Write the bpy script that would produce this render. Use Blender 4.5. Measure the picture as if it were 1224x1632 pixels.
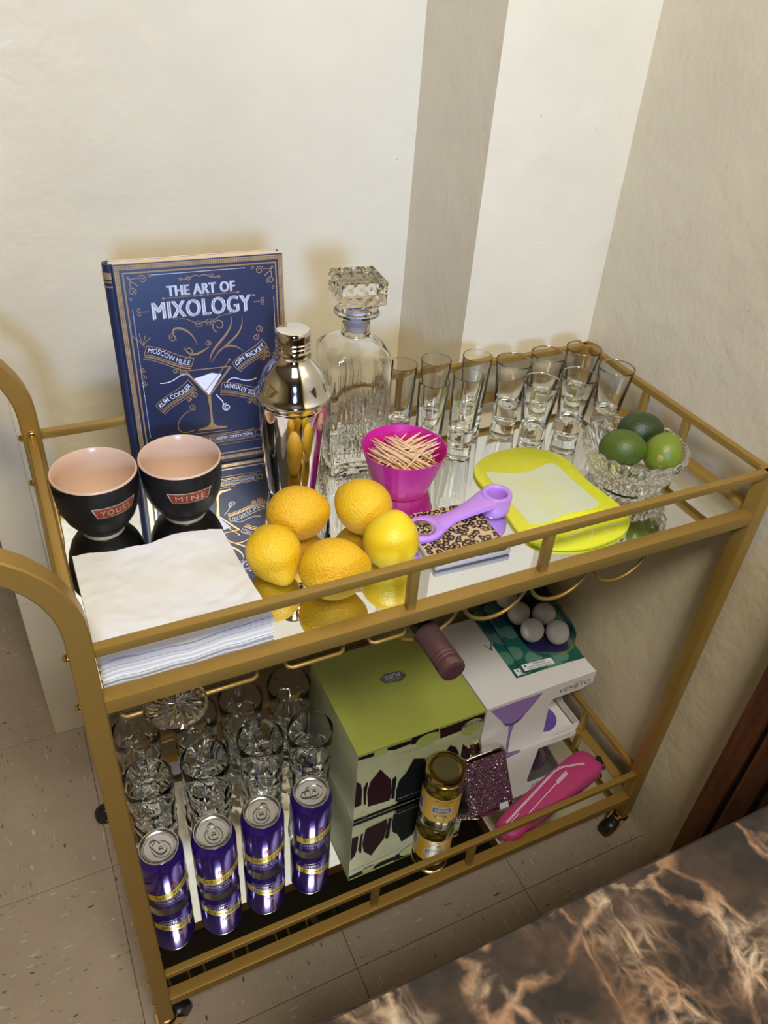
import bpy, bmesh, math, random
from mathutils import Vector, Matrix, noise
R = math.radians
sin, cos, pi = math.sin, math.cos, math.pi
random.seed(7)
scene = bpy.context.scene
C = scene.collection
for o in list(bpy.data.objects):
    bpy.data.objects.remove(o)

# ------------------------------------------------------------ camera, world, lights, exposure
cam_d = bpy.data.cameras.new('camera'); cam = bpy.data.objects.new('camera', cam_d); C.objects.link(cam)
cam_d.sensor_fit = 'VERTICAL'; cam_d.sensor_height = 36.0; cam_d.lens = 36.0 * 1257.0 / 1632.0
cam_d.clip_start = 0.02
YAW, PITCH, ROLL = 0.4936, 0.6426, 0.0855
fwd = Vector((sin(YAW) * cos(PITCH), cos(YAW) * cos(PITCH), -sin(PITCH)))
rgt = Vector((cos(YAW), -sin(YAW), 0)); up = rgt.cross(fwd)
r2 = rgt * cos(ROLL) + up * sin(ROLL); u2 = up * cos(ROLL) - rgt * sin(ROLL)
cam.matrix_world = Matrix(((r2.x, u2.x, -fwd.x, 0.0131), (r2.y, u2.y, -fwd.y, -0.4808), (r2.z, u2.z, -fwd.z, 1.2426), (0, 0, 0, 1)))
scene.camera = cam

world = bpy.data.worlds.new('room_ambient'); scene.world = world; world.use_nodes = True
bg = world.node_tree.nodes['Background']
bg.inputs[0].default_value = (1.0, 0.84, 0.62, 1); bg.inputs[1].default_value = 0.05

def area(name, loc, target, sx, sy, power, col):
    d = bpy.data.lights.new(name, 'AREA'); d.shape = 'RECTANGLE'; d.size = sx; d.size_y = sy
    d.energy = power; d.color = col
    o = bpy.data.objects.new(name, d); C.objects.link(o); o.location = loc
    o.rotation_euler = (Vector(target) - Vector(loc)).to_track_quat('-Z', 'Y').to_euler()
    return o
area('ceiling_light', (0.05, -1.00, 2.38), (0.30, 0.0, 0.6), 0.60, 0.40, 44.5, (1.0, 0.95, 0.845))
wl0 = area('window_light', (-0.45, -2.75, 1.72), (0.52, 0.45, 1.12), 0.34, 0.42, 3.9, (0.26, 0.46, 1.0)); wl0.data.spread = R(36)

vs = scene.view_settings
vs.view_transform = 'Standard'; vs.look = 'None'; vs.gamma = 1.0; vs.use_curve_mapping = False
vs.exposure = 0.02
cy = scene.cycles
cy.max_bounces = 16; cy.transmission_bounces = 16; cy.glossy_bounces = 8; cy.diffuse_bounces = 4
cy.transparent_max_bounces = 16; cy.sample_clamp_indirect = 6.0; cy.use_denoising = True

# ------------------------------------------------------------ materials
MATS = {}
def mat(name, col, rough=0.5, metal=0.0, trans=0.0, ior=1.5, var=0.06, vscale=60, bump=0.0, bscale=200, coat=0.0, spec=0.5, sss=0.0, rough_var=0.0):
    if name in MATS: return MATS[name]
    m = bpy.data.materials.new(name); m.use_nodes = True
    nt = m.node_tree; N = nt.nodes; L = nt.links; b = N['Principled BSDF']
    b.inputs['Roughness'].default_value = rough; b.inputs['Metallic'].default_value = metal
    b.inputs['IOR'].default_value = ior; b.inputs['Transmission Weight'].default_value = trans
    b.inputs['Coat Weight'].default_value = coat; b.inputs['Specular IOR Level'].default_value = spec
    if sss:
        b.inputs['Subsurface Weight'].default_value = sss; b.inputs['Subsurface Radius'].default_value = (.01, .006, .003); b.inputs['Subsurface Scale'].default_value = 0.5
    tc = N.new('ShaderNodeTexCoord')
    if var > 0:
        nz = N.new('ShaderNodeTexNoise'); nz.inputs['Scale'].default_value = vscale; nz.inputs['Detail'].default_value = 3
        L.new(tc.outputs['Object'], nz.inputs['Vector'])
        mr = N.new('ShaderNodeMapRange'); mr.inputs[3].default_value = 1 - var; mr.inputs[4].default_value = 1 + var
        L.new(nz.outputs['Fac'], mr.inputs[0])
        mx = N.new('ShaderNodeVectorMath'); mx.operation = 'SCALE'; mx.inputs[0].default_value = col[:3]
        L.new(mr.outputs[0], mx.inputs['Scale']); L.new(mx.outputs[0], b.inputs['Base Color'])
    else:
        b.inputs['Base Color'].default_value = (*col[:3], 1)
    if bump > 0:
        n2 = N.new('ShaderNodeTexNoise'); n2.inputs['Scale'].default_value = bscale; n2.inputs['Detail'].default_value = 2
        L.new(tc.outputs['Object'], n2.inputs['Vector'])
        bp = N.new('ShaderNodeBump'); bp.inputs['Strength'].default_value = bump; bp.inputs['Distance'].default_value = 0.002
        L.new(n2.outputs['Fac'], bp.inputs['Height']); L.new(bp.outputs[0], b.inputs['Normal'])
    MATS[name] = m
    return m

GOLD = mat('gold_paint', (0.35, 0.212, 0.045), 0.40, 0.45, var=0.05, vscale=30, bump=0.03, bscale=900)
BRASS = mat('polished_brass', (0.85, 0.62, 0.30), 0.12, 1.0, var=0.04)
MIRROR = mat('mirror', (0.86, 0.875, 0.86), 0.008, 1.0, var=0.0)
CHROME = mat('chrome', (0.80, 0.78, 0.75), 0.06, 1.0, var=0.03, vscale=12)
CHROME_SATIN = mat('brushed_steel', (0.66, 0.63, 0.60), 0.22, 1.0, var=0.05, vscale=300)
GLASS = mat('clear_glass', (0.985, 0.995, 0.99), 0.0, 0.0, 1.0, 1.5, var=0.0)
GLASS_B = mat('pressed_glass', (0.985, 1.0, 0.995), 0.0, 0.0, 1.0, 1.40, var=0.0)
BLACK = mat('black_plastic', (0.012, 0.012, 0.014), 0.35)
DARK = mat('dark_board', (0.035, 0.028, 0.022), 0.6, var=0.2)
WHITE = mat('white_print', (0.80, 0.80, 0.82), 0.45)
BLACKINK = mat('black_ink', (0.015, 0.013, 0.013), 0.4)

def wall_paint(name, col):
    m = bpy.data.materials.new(name); m.use_nodes = True
    nt = m.node_tree; N = nt.nodes; L = nt.links; b = N['Principled BSDF']
    tc = N.new('ShaderNodeTexCoord')
    n1 = N.new('ShaderNodeTexNoise'); n1.inputs['Scale'].default_value = 6; n1.inputs['Detail'].default_value = 4
    n2 = N.new('ShaderNodeTexNoise'); n2.inputs['Scale'].default_value = 130; n2.inputs['Detail'].default_value = 3
    n3 = N.new('ShaderNodeTexNoise'); n3.inputs['Scale'].default_value = 26; n3.inputs['Detail'].default_value = 2
    v = N.new('ShaderNodeTexVoronoi'); v.inputs['Scale'].default_value = 34
    for n in (n1, n2, n3, v): L.new(tc.outputs['Object'], n.inputs['Vector'])
    r = N.new('ShaderNodeValToRGB'); r.color_ramp.elements[0].color = (*[c * 0.95 for c in col], 1); r.color_ramp.elements[1].color = (*[min(1, c * 1.04) for c in col], 1)
    r.color_ramp.elements[0].position = .3; r.color_ramp.elements[1].position = .7
    L.new(n1.outputs['Fac'], r.inputs[0])
    # tiny chips of missing paint
    lt = N.new('ShaderNodeMath'); lt.operation = 'LESS_THAN'; lt.inputs[1].default_value = 0.035; L.new(v.outputs['Distance'], lt.inputs[0])
    sel = N.new('ShaderNodeMath'); sel.operation = 'GREATER_THAN'; sel.inputs[1].default_value = 0.62; L.new(n3.outputs['Fac'], sel.inputs[0])
    mul = N.new('ShaderNodeMath'); mul.operation = 'MULTIPLY'; L.new(lt.outputs[0], mul.inputs[0]); L.new(sel.outputs[0], mul.inputs[1])
    mx = N.new('ShaderNodeMix'); mx.data_type = 'RGBA'; L.new(mul.outputs[0], mx.inputs['Factor']); L.new(r.outputs[0], mx.inputs['A']); mx.inputs['B'].default_value = (.33, .28, .2, 1)
    L.new(mx.outputs['Result'], b.inputs['Base Color'])
    ad = N.new('ShaderNodeMath'); ad.operation = 'MULTIPLY_ADD'; ad.inputs[1].default_value = 0.35; L.new(n2.outputs['Fac'], ad.inputs[0]); L.new(n3.outputs['Fac'], ad.inputs[2])
    bp = N.new('ShaderNodeBump'); bp.inputs['Strength'].default_value = 0.45; bp.inputs['Distance'].default_value = 0.004
    L.new(ad.outputs[0], bp.inputs['Height']); L.new(bp.outputs[0], b.inputs['Normal'])
    b.inputs['Roughness'].default_value = 0.38
    return m
PAINT = wall_paint('cream_wall_paint', (0.70, 0.615, 0.43))

def tile_mat():
    m = bpy.data.materials.new('flecked_vinyl_tile'); m.use_nodes = True
    nt = m.node_tree; N = nt.nodes; L = nt.links; b = N['Principled BSDF']
    tc = N.new('ShaderNodeTexCoord'); oi = N.new('ShaderNodeObjectInfo')
    def flecks(sx, sy, off, lo, hi, rot):
        mp = N.new('ShaderNodeMapping'); mp.inputs['Scale'].default_value = (sx, sy, 1); mp.inputs['Rotation'].default_value = (0, 0, rot)
        ad = N.new('ShaderNodeVectorMath'); ad.operation = 'ADD'
        sc = N.new('ShaderNodeVectorMath'); sc.operation = 'SCALE'; sc.inputs[0].default_value = (3.1 + off, 7.7, off); L.new(oi.outputs['Random'], sc.inputs['Scale'])
        L.new(tc.outputs['Object'], ad.inputs[0]); L.new(sc.outputs[0], ad.inputs[1]); L.new(ad.outputs[0], mp.inputs[0])
        nz = N.new('ShaderNodeTexNoise'); nz.inputs['Scale'].default_value = 1; nz.inputs['Detail'].default_value = 2.5; L.new(mp.outputs[0], nz.inputs['Vector'])
        mr = N.new('ShaderNodeMapRange'); mr.inputs[1].default_value = lo; mr.inputs[2].default_value = hi; L.new(nz.outputs['Fac'], mr.inputs[0])
        return mr.outputs[0]
    w = flecks(48, 190, 11, .66, .72, .25); d = flecks(55, 200, 29, .67, .73, .12)
    n1 = N.new('ShaderNodeTexNoise'); n1.inputs['Scale'].default_value = 14; n1.inputs['Detail'].default_value = 5; L.new(tc.outputs['Object'], n1.inputs['Vector'])
    r = N.new('ShaderNodeValToRGB'); r.color_ramp.elements[0].color = (.34, .265, .195, 1); r.color_ramp.elements[1].color = (.45, .36, .27, 1)
    L.new(n1.outputs['Fac'], r.inputs[0])
    m1 = N.new('ShaderNodeMix'); m1.data_type = 'RGBA'; L.new(w, m1.inputs['Factor']); L.new(r.outputs[0], m1.inputs['A']); m1.inputs['B'].default_value = (.56, .50, .43, 1)
    m2 = N.new('ShaderNodeMix'); m2.data_type = 'RGBA'; L.new(d, m2.inputs['Factor']); L.new(m1.outputs['Result'], m2.inputs['A']); m2.inputs['B'].default_value = (.075, .05, .035, 1)
    L.new(m2.outputs['Result'], b.inputs['Base Color']); b.inputs['Roughness'].default_value = .5
    return m
TILE = tile_mat()

def marble_mat():
    m = bpy.data.materials.new('dark_brown_marble'); m.use_nodes = True
    nt = m.node_tree; N = nt.nodes; L = nt.links; b = N['Principled BSDF']
    tc = N.new('ShaderNodeTexCoord')
    def nz(scale, detail, vec, rough=.5):
        n_ = N.new('ShaderNodeTexNoise'); n_.inputs['Scale'].default_value = scale; n_.inputs['Detail'].default_value = detail; n_.inputs['Roughness'].default_value = rough; L.new(vec, n_.inputs['Vector']); return n_
    def rng(v_, a0, a1, b0=0.0, b1=1.0):
        r_ = N.new('ShaderNodeMapRange'); r_.inputs[1].default_value = a0; r_.inputs[2].default_value = a1; r_.inputs[3].default_value = b0; r_.inputs[4].default_value = b1; L.new(v_, r_.inputs[0]); return r_.outputs[0]
    def op2(kind, p, q):
        m_ = N.new('ShaderNodeMath'); m_.operation = kind
        for i_, v_ in enumerate((p, q)):
            if isinstance(v_, float): m_.inputs[i_].default_value = v_
            else: L.new(v_, m_.inputs[i_])
        return m_.outputs[0]
    src = tc.outputs['Object']
    def warp(vec, scale, detail, amp):
        n_ = nz(scale, detail, vec); m_ = N.new('ShaderNodeVectorMath'); m_.operation = 'MULTIPLY_ADD'; m_.inputs[1].default_value = (amp, amp, amp); L.new(n_.outputs['Color'], m_.inputs[0]); L.new(vec, m_.inputs[2]); return m_.outputs[0]
    w1 = warp(src, 15, 6, .062)
    mp = N.new('ShaderNodeMapping'); mp.inputs['Scale'].default_value = (1.0, .62, 1); mp.inputs['Rotation'].default_value = (0, 0, .45); L.new(w1, mp.inputs[0])
    def edge(scale, w):
        v_ = N.new('ShaderNodeTexVoronoi'); v_.feature = 'DISTANCE_TO_EDGE'; v_.inputs['Scale'].default_value = scale; L.new(mp.outputs[0], v_.inputs['Vector']); return rng(v_.outputs['Distance'], 0.0, w, 1.0, 0.0)
    zone = rng(nz(10, 2, src).outputs['Fac'], .44, .56)
    brk = rng(nz(55, 4, w1).outputs['Fac'], .36, .55)
    e1 = edge(21, .060); e2 = op2('MULTIPLY', edge(52, .13), zone); e3 = op2('MULTIPLY', op2('MULTIPLY', edge(120, .22), zone), .6)
    fac = op2('MULTIPLY', op2('MAXIMUM', op2('MAXIMUM', e1, e2), e3), brk)
    vc = N.new('ShaderNodeValToRGB'); e = vc.color_ramp.elements
    e[0].position = .36; e[0].color = (.17, .085, .042, 1); e[1].position = .64; e[1].color = (.50, .38, .26, 1); k = e.new(.5); k.color = (.32, .18, .10, 1)
    L.new(nz(20, 3, src).outputs['Fac'], vc.inputs[0])
    bc = N.new('ShaderNodeValToRGB'); bc.color_ramp.elements[0].color = (.013, .010, .009, 1); bc.color_ramp.elements[1].color = (.075, .042, .026, 1); bc.color_ramp.elements[0].position = .42; bc.color_ramp.elements[1].position = .72
    L.new(nz(24, 4, src, .6).outputs['Fac'], bc.inputs[0])
    mx = N.new('ShaderNodeMix'); mx.data_type = 'RGBA'; L.new(fac, mx.inputs['Factor']); L.new(bc.outputs[0], mx.inputs['A']); L.new(vc.outputs[0], mx.inputs['B'])
    L.new(mx.outputs['Result'], b.inputs['Base Color']); b.inputs['Roughness'].default_value = .42
    return m
MARBLE = marble_mat()

def wood_mat(name, c0, c1, sc=(14, 14, 1.2)):
    m = bpy.data.materials.new(name); m.use_nodes = True
    nt = m.node_tree; N = nt.nodes; L = nt.links; b = N['Principled BSDF']
    tc = N.new('ShaderNodeTexCoord'); mp = N.new('ShaderNodeMapping'); mp.inputs['Scale'].default_value = sc; L.new(tc.outputs['Object'], mp.inputs[0])
    nz = N.new('ShaderNodeTexNoise'); nz.inputs['Scale'].default_value = 4; nz.inputs['Detail'].default_value = 6; nz.inputs['Distortion'].default_value = 1.2; L.new(mp.outputs[0], nz.inputs['Vector'])
    r = N.new('ShaderNodeValToRGB'); r.color_ramp.elements[0].color = (*c0, 1); r.color_ramp.elements[1].color = (*c1, 1); r.color_ramp.elements[0].position = .35; r.color_ramp.elements[1].position = .65
    L.new(nz.outputs['Fac'], r.inputs[0]); L.new(r.outputs[0], b.inputs['Base Color']); b.inputs['Roughness'].default_value = .4
    return m
WOOD = wood_mat('dark_red_wood', (.055, .016, .006), (.15, .05, .016))
PICKWOOD = wood_mat('birch_wood', (.66, .42, .22), (.80, .57, .34), (300, 300, 20))

# ------------------------------------------------------------ mesh helpers
class MB:
    def __init__(s): s.V = []; s.F = []
    def add(s, V, F, M=None):
        n = len(s.V)
        s.V += [tuple(M @ Vector(v)) if M else tuple(v) for v in V]; s.F += [tuple(i + n for i in f) for f in F]; return s
    def box(s, x0, x1, y0, y1, z0, z1, b=0.0, M=None):
        if b <= 0:
            V = [(x, y, z) for x in (x0, x1) for y in (y0, y1) for z in (z0, z1)]
            return s.add(V, [(0, 1, 3, 2), (4, 6, 7, 5), (0, 4, 5, 1), (2, 3, 7, 6), (0, 2, 6, 4), (1, 5, 7, 3)], M)
        bm = bmesh.new(); bmesh.ops.create_cube(bm, size=1)
        for v in bm.verts: v.co = Vector(((x0 + x1) / 2 + v.co.x * (x1 - x0), (y0 + y1) / 2 + v.co.y * (y1 - y0), (z0 + z1) / 2 + v.co.z * (z1 - z0)))
        bmesh.ops.bevel(bm, geom=bm.edges[:], offset=b, segments=2, profile=.6, affect='EDGES')
        bm.verts.index_update(); s.add([v.co for v in bm.verts], [[v.index for v in f.verts] for f in bm.faces], M); bm.free(); return s
    def lathe(s, prof, n=40, c=(0, 0, 0), fn=None, M=None, closed=False):
        # prof: (r, z) from start to end; r==0 makes a pole. fn(r,z,a,i)->r
        V = []; F = []; rings = []
        for i, (r, z) in enumerate(prof):
            if r <= 1e-7: rings.append([len(V)]); V.append((c[0], c[1], c[2] + z))
            else:
                ring = []
                for k in range(n):
                    a = 2 * pi * k / n; rr = fn(r, z, a, i) if fn else r
                    ring.append(len(V)); V.append((c[0] + rr * cos(a), c[1] + rr * sin(a), c[2] + z))
                rings.append(ring)
        seq = list(range(len(rings) - 1)); pairs = [(rings[i], rings[i + 1]) for i in seq]
        if closed: pairs.append((rings[-1], rings[0]))
        for a, b in pairs:
            if len(a) == 1 and len(b) == 1: continue
            for k in range(n):
                k2 = (k + 1) % n
                if len(a) == 1: F.append((a[0], b[k2], b[k]))
                elif len(b) == 1: F.append((a[k], a[k2], b[0]))
                else: F.append((a[k], a[k2], b[k2], b[k]))
        return s.add(V, F, M)
    def sweep(s, path, sec, side=(0, 1, 0), closed=False):
        # sec: 2D polygon; first axis along 'side' (fixed), second axis = side x tangent
        side = Vector(side).normalized(); P = [Vector(p) for p in path]; n = len(P); V = []; F = []; m = len(sec)
        for i, p in enumerate(P):
            if closed: t = P[(i + 1) % n] - P[i - 1]
            else: t = P[min(i + 1, n - 1)] - P[max(i - 1, 0)]
            t.normalize(); w = side.cross(t)
            if w.length < 1e-5: w = Vector((1, 0, 0))
            w.normalize()
            sd = t.cross(w) * -1 if abs(side.dot(t)) > .2 else side
            for a, b in sec: V.append(p + sd * a + w * b)
        rng = n if closed else n - 1
        for i in range(rng):
            for k in range(m):
                a = i * m + k; b = i * m + (k + 1) % m; j = ((i + 1) % n) * m
                F.append((a, b, j + (k + 1) % m, j + k))
        if not closed: F.append(tuple(range(m))[::-1]); F.append(tuple((n - 1) * m + k for k in range(m)))
        return s.add(V, F)
    def tube(s, path, r, n=8, closed=False):
        P = [Vector(p) for p in path]; N = len(P); V = []; F = []
        t0 = (P[1] - P[0]).normalized(); up = Vector((0, 0, 1)) if abs(t0.z) < .9 else Vector((1, 0, 0)); u = t0.cross(up).normalized()
        for i, p in enumerate(P):
            if closed: t = P[(i + 1) % N] - P[i - 1]
            else: t = P[min(i + 1, N - 1)] - P[max(i - 1, 0)]
            t.normalize(); u = (u - t * u.dot(t)).normalized(); w = t.cross(u)
            for k in range(n):
                a = 2 * pi * k / n; V.append(p + u * (r * cos(a)) + w * (r * sin(a)))
        for i in range(N if closed else N - 1):
            j = (i + 1) % N
            for k in range(n): F.append((i * n + k, i * n + (k + 1) % n, j * n + (k + 1) % n, j * n + k))
        if not closed: F.append(tuple(range(n))[::-1]); F.append(tuple((N - 1) * n + k for k in range(n)))
        return s.add(V, F)
    def prism(s, poly, z0, z1, M=None):
        n = len(poly); V = [(x, y, z0) for x, y in poly] + [(x, y, z1) for x, y in poly]
        F = [tuple(range(n))[::-1], tuple(range(n, 2 * n))] + [(i, (i + 1) % n, n + (i + 1) % n, n + i) for i in range(n)]
        return s.add(V, F, M)
    def flat(s, V2, F, fn): return s.add([fn(x, y) for x, y in V2], F)
    def poly(s, pts, fn): return s.add([fn(x, y) for x, y in pts], [tuple(range(len(pts)))])
    def ribbon(s, pts, w, fn, w1=None):
        # flat stroke through 2D pts; width w, or tapering to w1 / list
        n = len(pts); V = []
        for i in range(n):
            a = pts[max(i - 1, 0)]; b = pts[min(i + 1, n - 1)]; dx, dy = b[0] - a[0], b[1] - a[1]; l = math.hypot(dx, dy) or 1
            ww = w[i] if isinstance(w, (list, tuple)) else (w if w1 is None else w + (w1 - w) * i / (n - 1))
            V.append(fn(pts[i][0] - dy / l * ww / 2, pts[i][1] + dx / l * ww / 2)); V.append(fn(pts[i][0] + dy / l * ww / 2, pts[i][1] - dx / l * ww / 2))
        return s.add(V, [(2 * i, 2 * i + 1, 2 * i + 3, 2 * i + 2) for i in range(n - 1)])
    def obj(s, name, m, parent=None, smooth=None, loc=None):
        me = bpy.data.meshes.new(name); me.from_pydata(s.V, [], s.F); me.validate(clean_customdata=False)
        bm = bmesh.new(); bm.from_mesh(me); bmesh.ops.remove_doubles(bm, verts=bm.verts, dist=2e-7); bmesh.ops.recalc_face_normals(bm, faces=bm.faces) if len(bm.faces) > 1 else None; bm.to_mesh(me); bm.free()
        if smooth is not None:
            me.shade_smooth()
            if smooth < 180: me.set_sharp_from_angle(angle=R(smooth))
        me.materials.append(m)
        o = bpy.data.objects.new(name, me); C.objects.link(o)
        if parent is not None: o.parent = parent
        if loc is not None: o.location = loc
        return o

def tag(o, label, cat, group=None):
    o['label'] = label; o['category'] = cat
    if group: o['group'] = group
    return o
def thing(name, label, cat, loc=(0, 0, 0), rot=(0, 0, 0), group=None):
    o = bpy.data.objects.new(name, None); C.objects.link(o); o.location = loc; o.rotation_euler = rot; o.empty_display_size = .02
    return tag(o, label, cat, group)
def struct(o): o['kind'] = 'structure'; return o
def dup(root, loc, rz=0, label=None, rot=None):
    r = root.copy(); C.objects.link(r); r.location = loc; r.rotation_euler = rot if rot else (0, 0, rz)
    if label: r['label'] = label
    for ch in list(root.children):
        c = ch.copy(); C.objects.link(c); c.parent = r
        for g in list(ch.children):
            d = g.copy(); C.objects.link(d); d.parent = c
    return r
TXT = {}
def txt(s, w, h=None, bold=0.0, spacing=1.0):
    """lettering as flat outline mesh, centred, scaled to width w (and cap height h)"""
    key = (s, bold, spacing)
    if key not in TXT:
        cu = bpy.data.curves.new('lettering', 'FONT'); cu.body = s; cu.size = 1; cu.offset = bold; cu.resolution_u = 3; cu.space_character = spacing
        o = bpy.data.objects.new('lettering', cu); C.objects.link(o)
        dg = bpy.context.evaluated_depsgraph_get(); dg.update(); ev = o.evaluated_get(dg); me = ev.to_mesh()
        V = [(v.co.x, v.co.y) for v in me.vertices]; F = [tuple(p.vertices) for p in me.polygons]; ev.to_mesh_clear()
        bpy.data.objects.remove(o); bpy.data.curves.remove(cu); TXT[key] = (V, F)
    V, F = TXT[key]
    x0 = min(v[0] for v in V); x1 = max(v[0] for v in V); y0 = min(v[1] for v in V); y1 = max(v[1] for v in V)
    k = w / (x1 - x0); kh = k if h is None else h / (y1 - y0)
    return [((x - (x0 + x1) / 2) * k, (y - (y0 + y1) / 2) * kh) for x, y in V], F
def xf(V, dx=0, dy=0, a=0): return [(x * cos(a) - y * sin(a) + dx, x * sin(a) + y * cos(a) + dy) for x, y in V]
def bez(p0, p1, p2, p3, n=14):
    return [tuple((1 - t) ** 3 * p0[i] + 3 * (1 - t) ** 2 * t * p1[i] + 3 * (1 - t) * t * t * p2[i] + t ** 3 * p3[i] for i in (0, 1)) for t in [k / n for k in range(n + 1)]]
def spiral(cx, cy, r0, r1, a0, turns, n=26):
    return [(cx + (r0 + (r1 - r0) * k / n) * cos(a0 + 2 * pi * turns * k / n), cy + (r0 + (r1 - r0) * k / n) * sin(a0 + 2 * pi * turns * k / n)) for k in range(n + 1)]
def ell(cx, cy, rx, ry, n=24): return [(cx + rx * cos(2 * pi * k / n), cy + ry * sin(2 * pi * k / n)) for k in range(n)]

ZT, ZL = 0.6925, 0.101       # mirror surfaces of the two shelves
ZR, ZS, ZLR, ZLS = 0.7556, 0.6965, 0.1624, 0.1038

# ------------------------------------------------------------ the setting
fl = MB().box(-2.3, 1.0, -3.4, 2.0, -0.06, -0.0035).obj('floor', mat('floor_screed', (.16, .13, .10), .7)); struct(fl)
T = 0.2985
bt = MB().box(-T / 2 + .0005, T / 2 - .0005, -T / 2 + .0005, T / 2 - .0005, -.004, 0, .0006)
proto = None
for i in range(-4, 4):
    for j in range(-6, 6):
        x = -.018 + (i + .5) * T; y = .276 + (j + .5) * T
        if proto is None: proto = bt.obj('tile', TILE, fl); o = proto
        else: o = proto.copy(); C.objects.link(o); o.parent = fl
        o.location = (x, y, 0); o.rotation_euler = (0, 0, ((i + j) % 2) * pi / 2)

def rwx(z): return 0.8227 - 0.0195 * z       # right wall leans a little
HW = 2.45
wb = MB().box(-.0625, .90, .576, .70, 0, HW).obj('wall_back', PAINT); struct(wb)
tr = MB().box(-.0665, -.0093, .5715, .701, 0, HW, .003).obj('trim_1', PAINT); struct(tr)
wc = MB().add([(.581, .388, 0), (.95, .388, 0), (.95, .62, 0), (.581, .62, 0), (.581, .388, HW), (.95, .388, HW), (.95, .62, HW), (.581, .62, HW)],
              [(0, 3, 2, 1), (4, 5, 6, 7), (0, 1, 5, 4), (1, 2, 6, 5), (2, 3, 7, 6), (3, 0, 4, 7)]).obj('wall_corner', PAINT); struct(wc)
wr = MB().add([(rwx(0), -3.3, 0), (rwx(0), .45, 0), (.95, .45, 0), (.95, -3.3, 0), (rwx(HW), -3.3, HW), (rwx(HW), .45, HW), (.95, .45, HW), (.95, -3.3, HW)],
              [(0, 1, 2, 3), (4, 7, 6, 5), (0, 4, 5, 1), (1, 5, 6, 2), (2, 6, 7, 3), (3, 7, 4, 0)]).obj('wall_right', PAINT); struct(wr)
wf = MB().box(-2.2, 0.95, 1.90, 2.0, 0, HW).obj('wall_far', PAINT); struct(wf)
wl_ = MB().box(-2.3, -2.2, -3.4, 2.0, 0, HW).obj('wall_left', PAINT); struct(wl_)
wfr = MB().box(-2.2, 0.95, -3.4, -3.3, 0, HW).obj('wall_front', mat('brown_panelling', (.12, .07, .04), .5, var=.3, vscale=8)); struct(wfr)
ce = MB().box(-2.3, 1.0, -3.4, 2.0, HW, HW + .08).obj('ceiling', mat('ceiling_paint', (.36, .34, .29), .8)); struct(ce)

# dark wood plank cabinet standing against the right wall
cab = thing('plank_cabinet', 'dark red-brown wooden cabinet side of upright planks with black grooves', 'cabinet', (.792, -.42, 0))
MB().box(-.006, .008, -.32, .318, 0, .90).obj('carcass', BLACK, cab)
yb = [.320, .2845]; edges = [(.320, .2885), (.2795, .2525), (.2435, .19), (.182, .125), (.117, .06), (.052, -.005), (-.013, -.07), (-.078, -.135), (-.143, -.2), (-.208, -.265), (-.273, -.32)]
for a, b in edges:
    MB().box(-.015, -.006, b, a, 0, .905, .0012).obj('plank', WOOD, cab)

# marble counter in front; its unseen solid base is added to block light
tb = thing('kitchen_island', 'kitchen island with dark brown marble top veined in tan and unseen base added to block light', 'kitchen island', (.40, -.75, 0))
pr = [(-.4325, 0), (-.4325, .0)]
top = [(-.42, -.032), (-.4295, -.029), (-.4335, -.021), (-.4335, -.012), (-.4295, -.004), (-.42, 0)]
V = []; F = []
sec = [(-y, z) for y, z in top] + [(-.43, 0), (-.43, -.032)]     # y local: +.4335 is the edge facing the cart
m = len(sec)
for x in (-.345, .36):
    for y, z in sec: V.append((x, y, z + .76))
F = [(k, (k + 1) % m, m + (k + 1) % m, m + k) for k in range(m)] + [tuple(range(m))[::-1], tuple(range(m, 2 * m))]
MB().add(V, F).obj('marble_top', MARBLE, tb, 40)
MB().box(-.315, .345, -.40, .385, .07, .728, .003).obj('light_block_base', WOOD, tb)  # added base, out of view: keeps low light off the floor behind it
MB().box(-.29, .33, -.38, .335, 0, .07).obj('light_block_plinth', BLACK, tb)
for x0, x1 in ((-.305, .012), (.020, .338)): MB().box(x0, x1, .385, .397, .09, .715, .003).obj('light_block_panel', WOOD, tb)

# ------------------------------------------------------------ bar cart
cart = thing('bar_cart', 'gold metal two-tier bar cart with mirrored shelves and castors', 'bar cart', (.40, .1875, 0))
cart.location = (0, 0, 0)
bv = .0016
def gold(name, *a, parent=None): return MB().box(*a, bv).obj(name, GOLD, parent or cart, 40)
LB = .049
sec = [(-.010, -.0085), (-.0085, -.010), (.0085, -.010), (.010, -.0085), (.010, .0085), (.0085, .010), (-.0085, .010), (-.010, .0085)]
for y in (.010, .365):
    path = [(.010, y, LB), (.010, y, .40), (.010, y, .767)] + [(-.090 + .10 * cos(a), y, .777 + .10 * sin(a)) for a in [R(k * 9) for k in range(0, 11)]] + [(-.125, y, .877)]
    MB().sweep(path, sec, (0, 1, 0)).obj('leg', GOLD, cart, 40)
    gold('leg', .78, .80, y - .010, y + .010, LB, ZR)
gold('handle_bar', -.143, -.123, .0, .375, .867, .887)
for zt_, nm in ((ZR, 'guard_rail'), (ZLR, 'guard_rail')):
    z0, z1 = zt_ - .0095, zt_
    x1 = .7935 if zt_ == ZR else .7845
    gold(nm, .0195, x1, .005, .0145, z0, z1); gold(nm, .0195, x1, .3605, .370, z0, z1)
    gold(nm, .005, .0145, .0195, .3555, z0, z1); gold(nm, .7855, .795, .0195, .3555, z0, z1)
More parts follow.
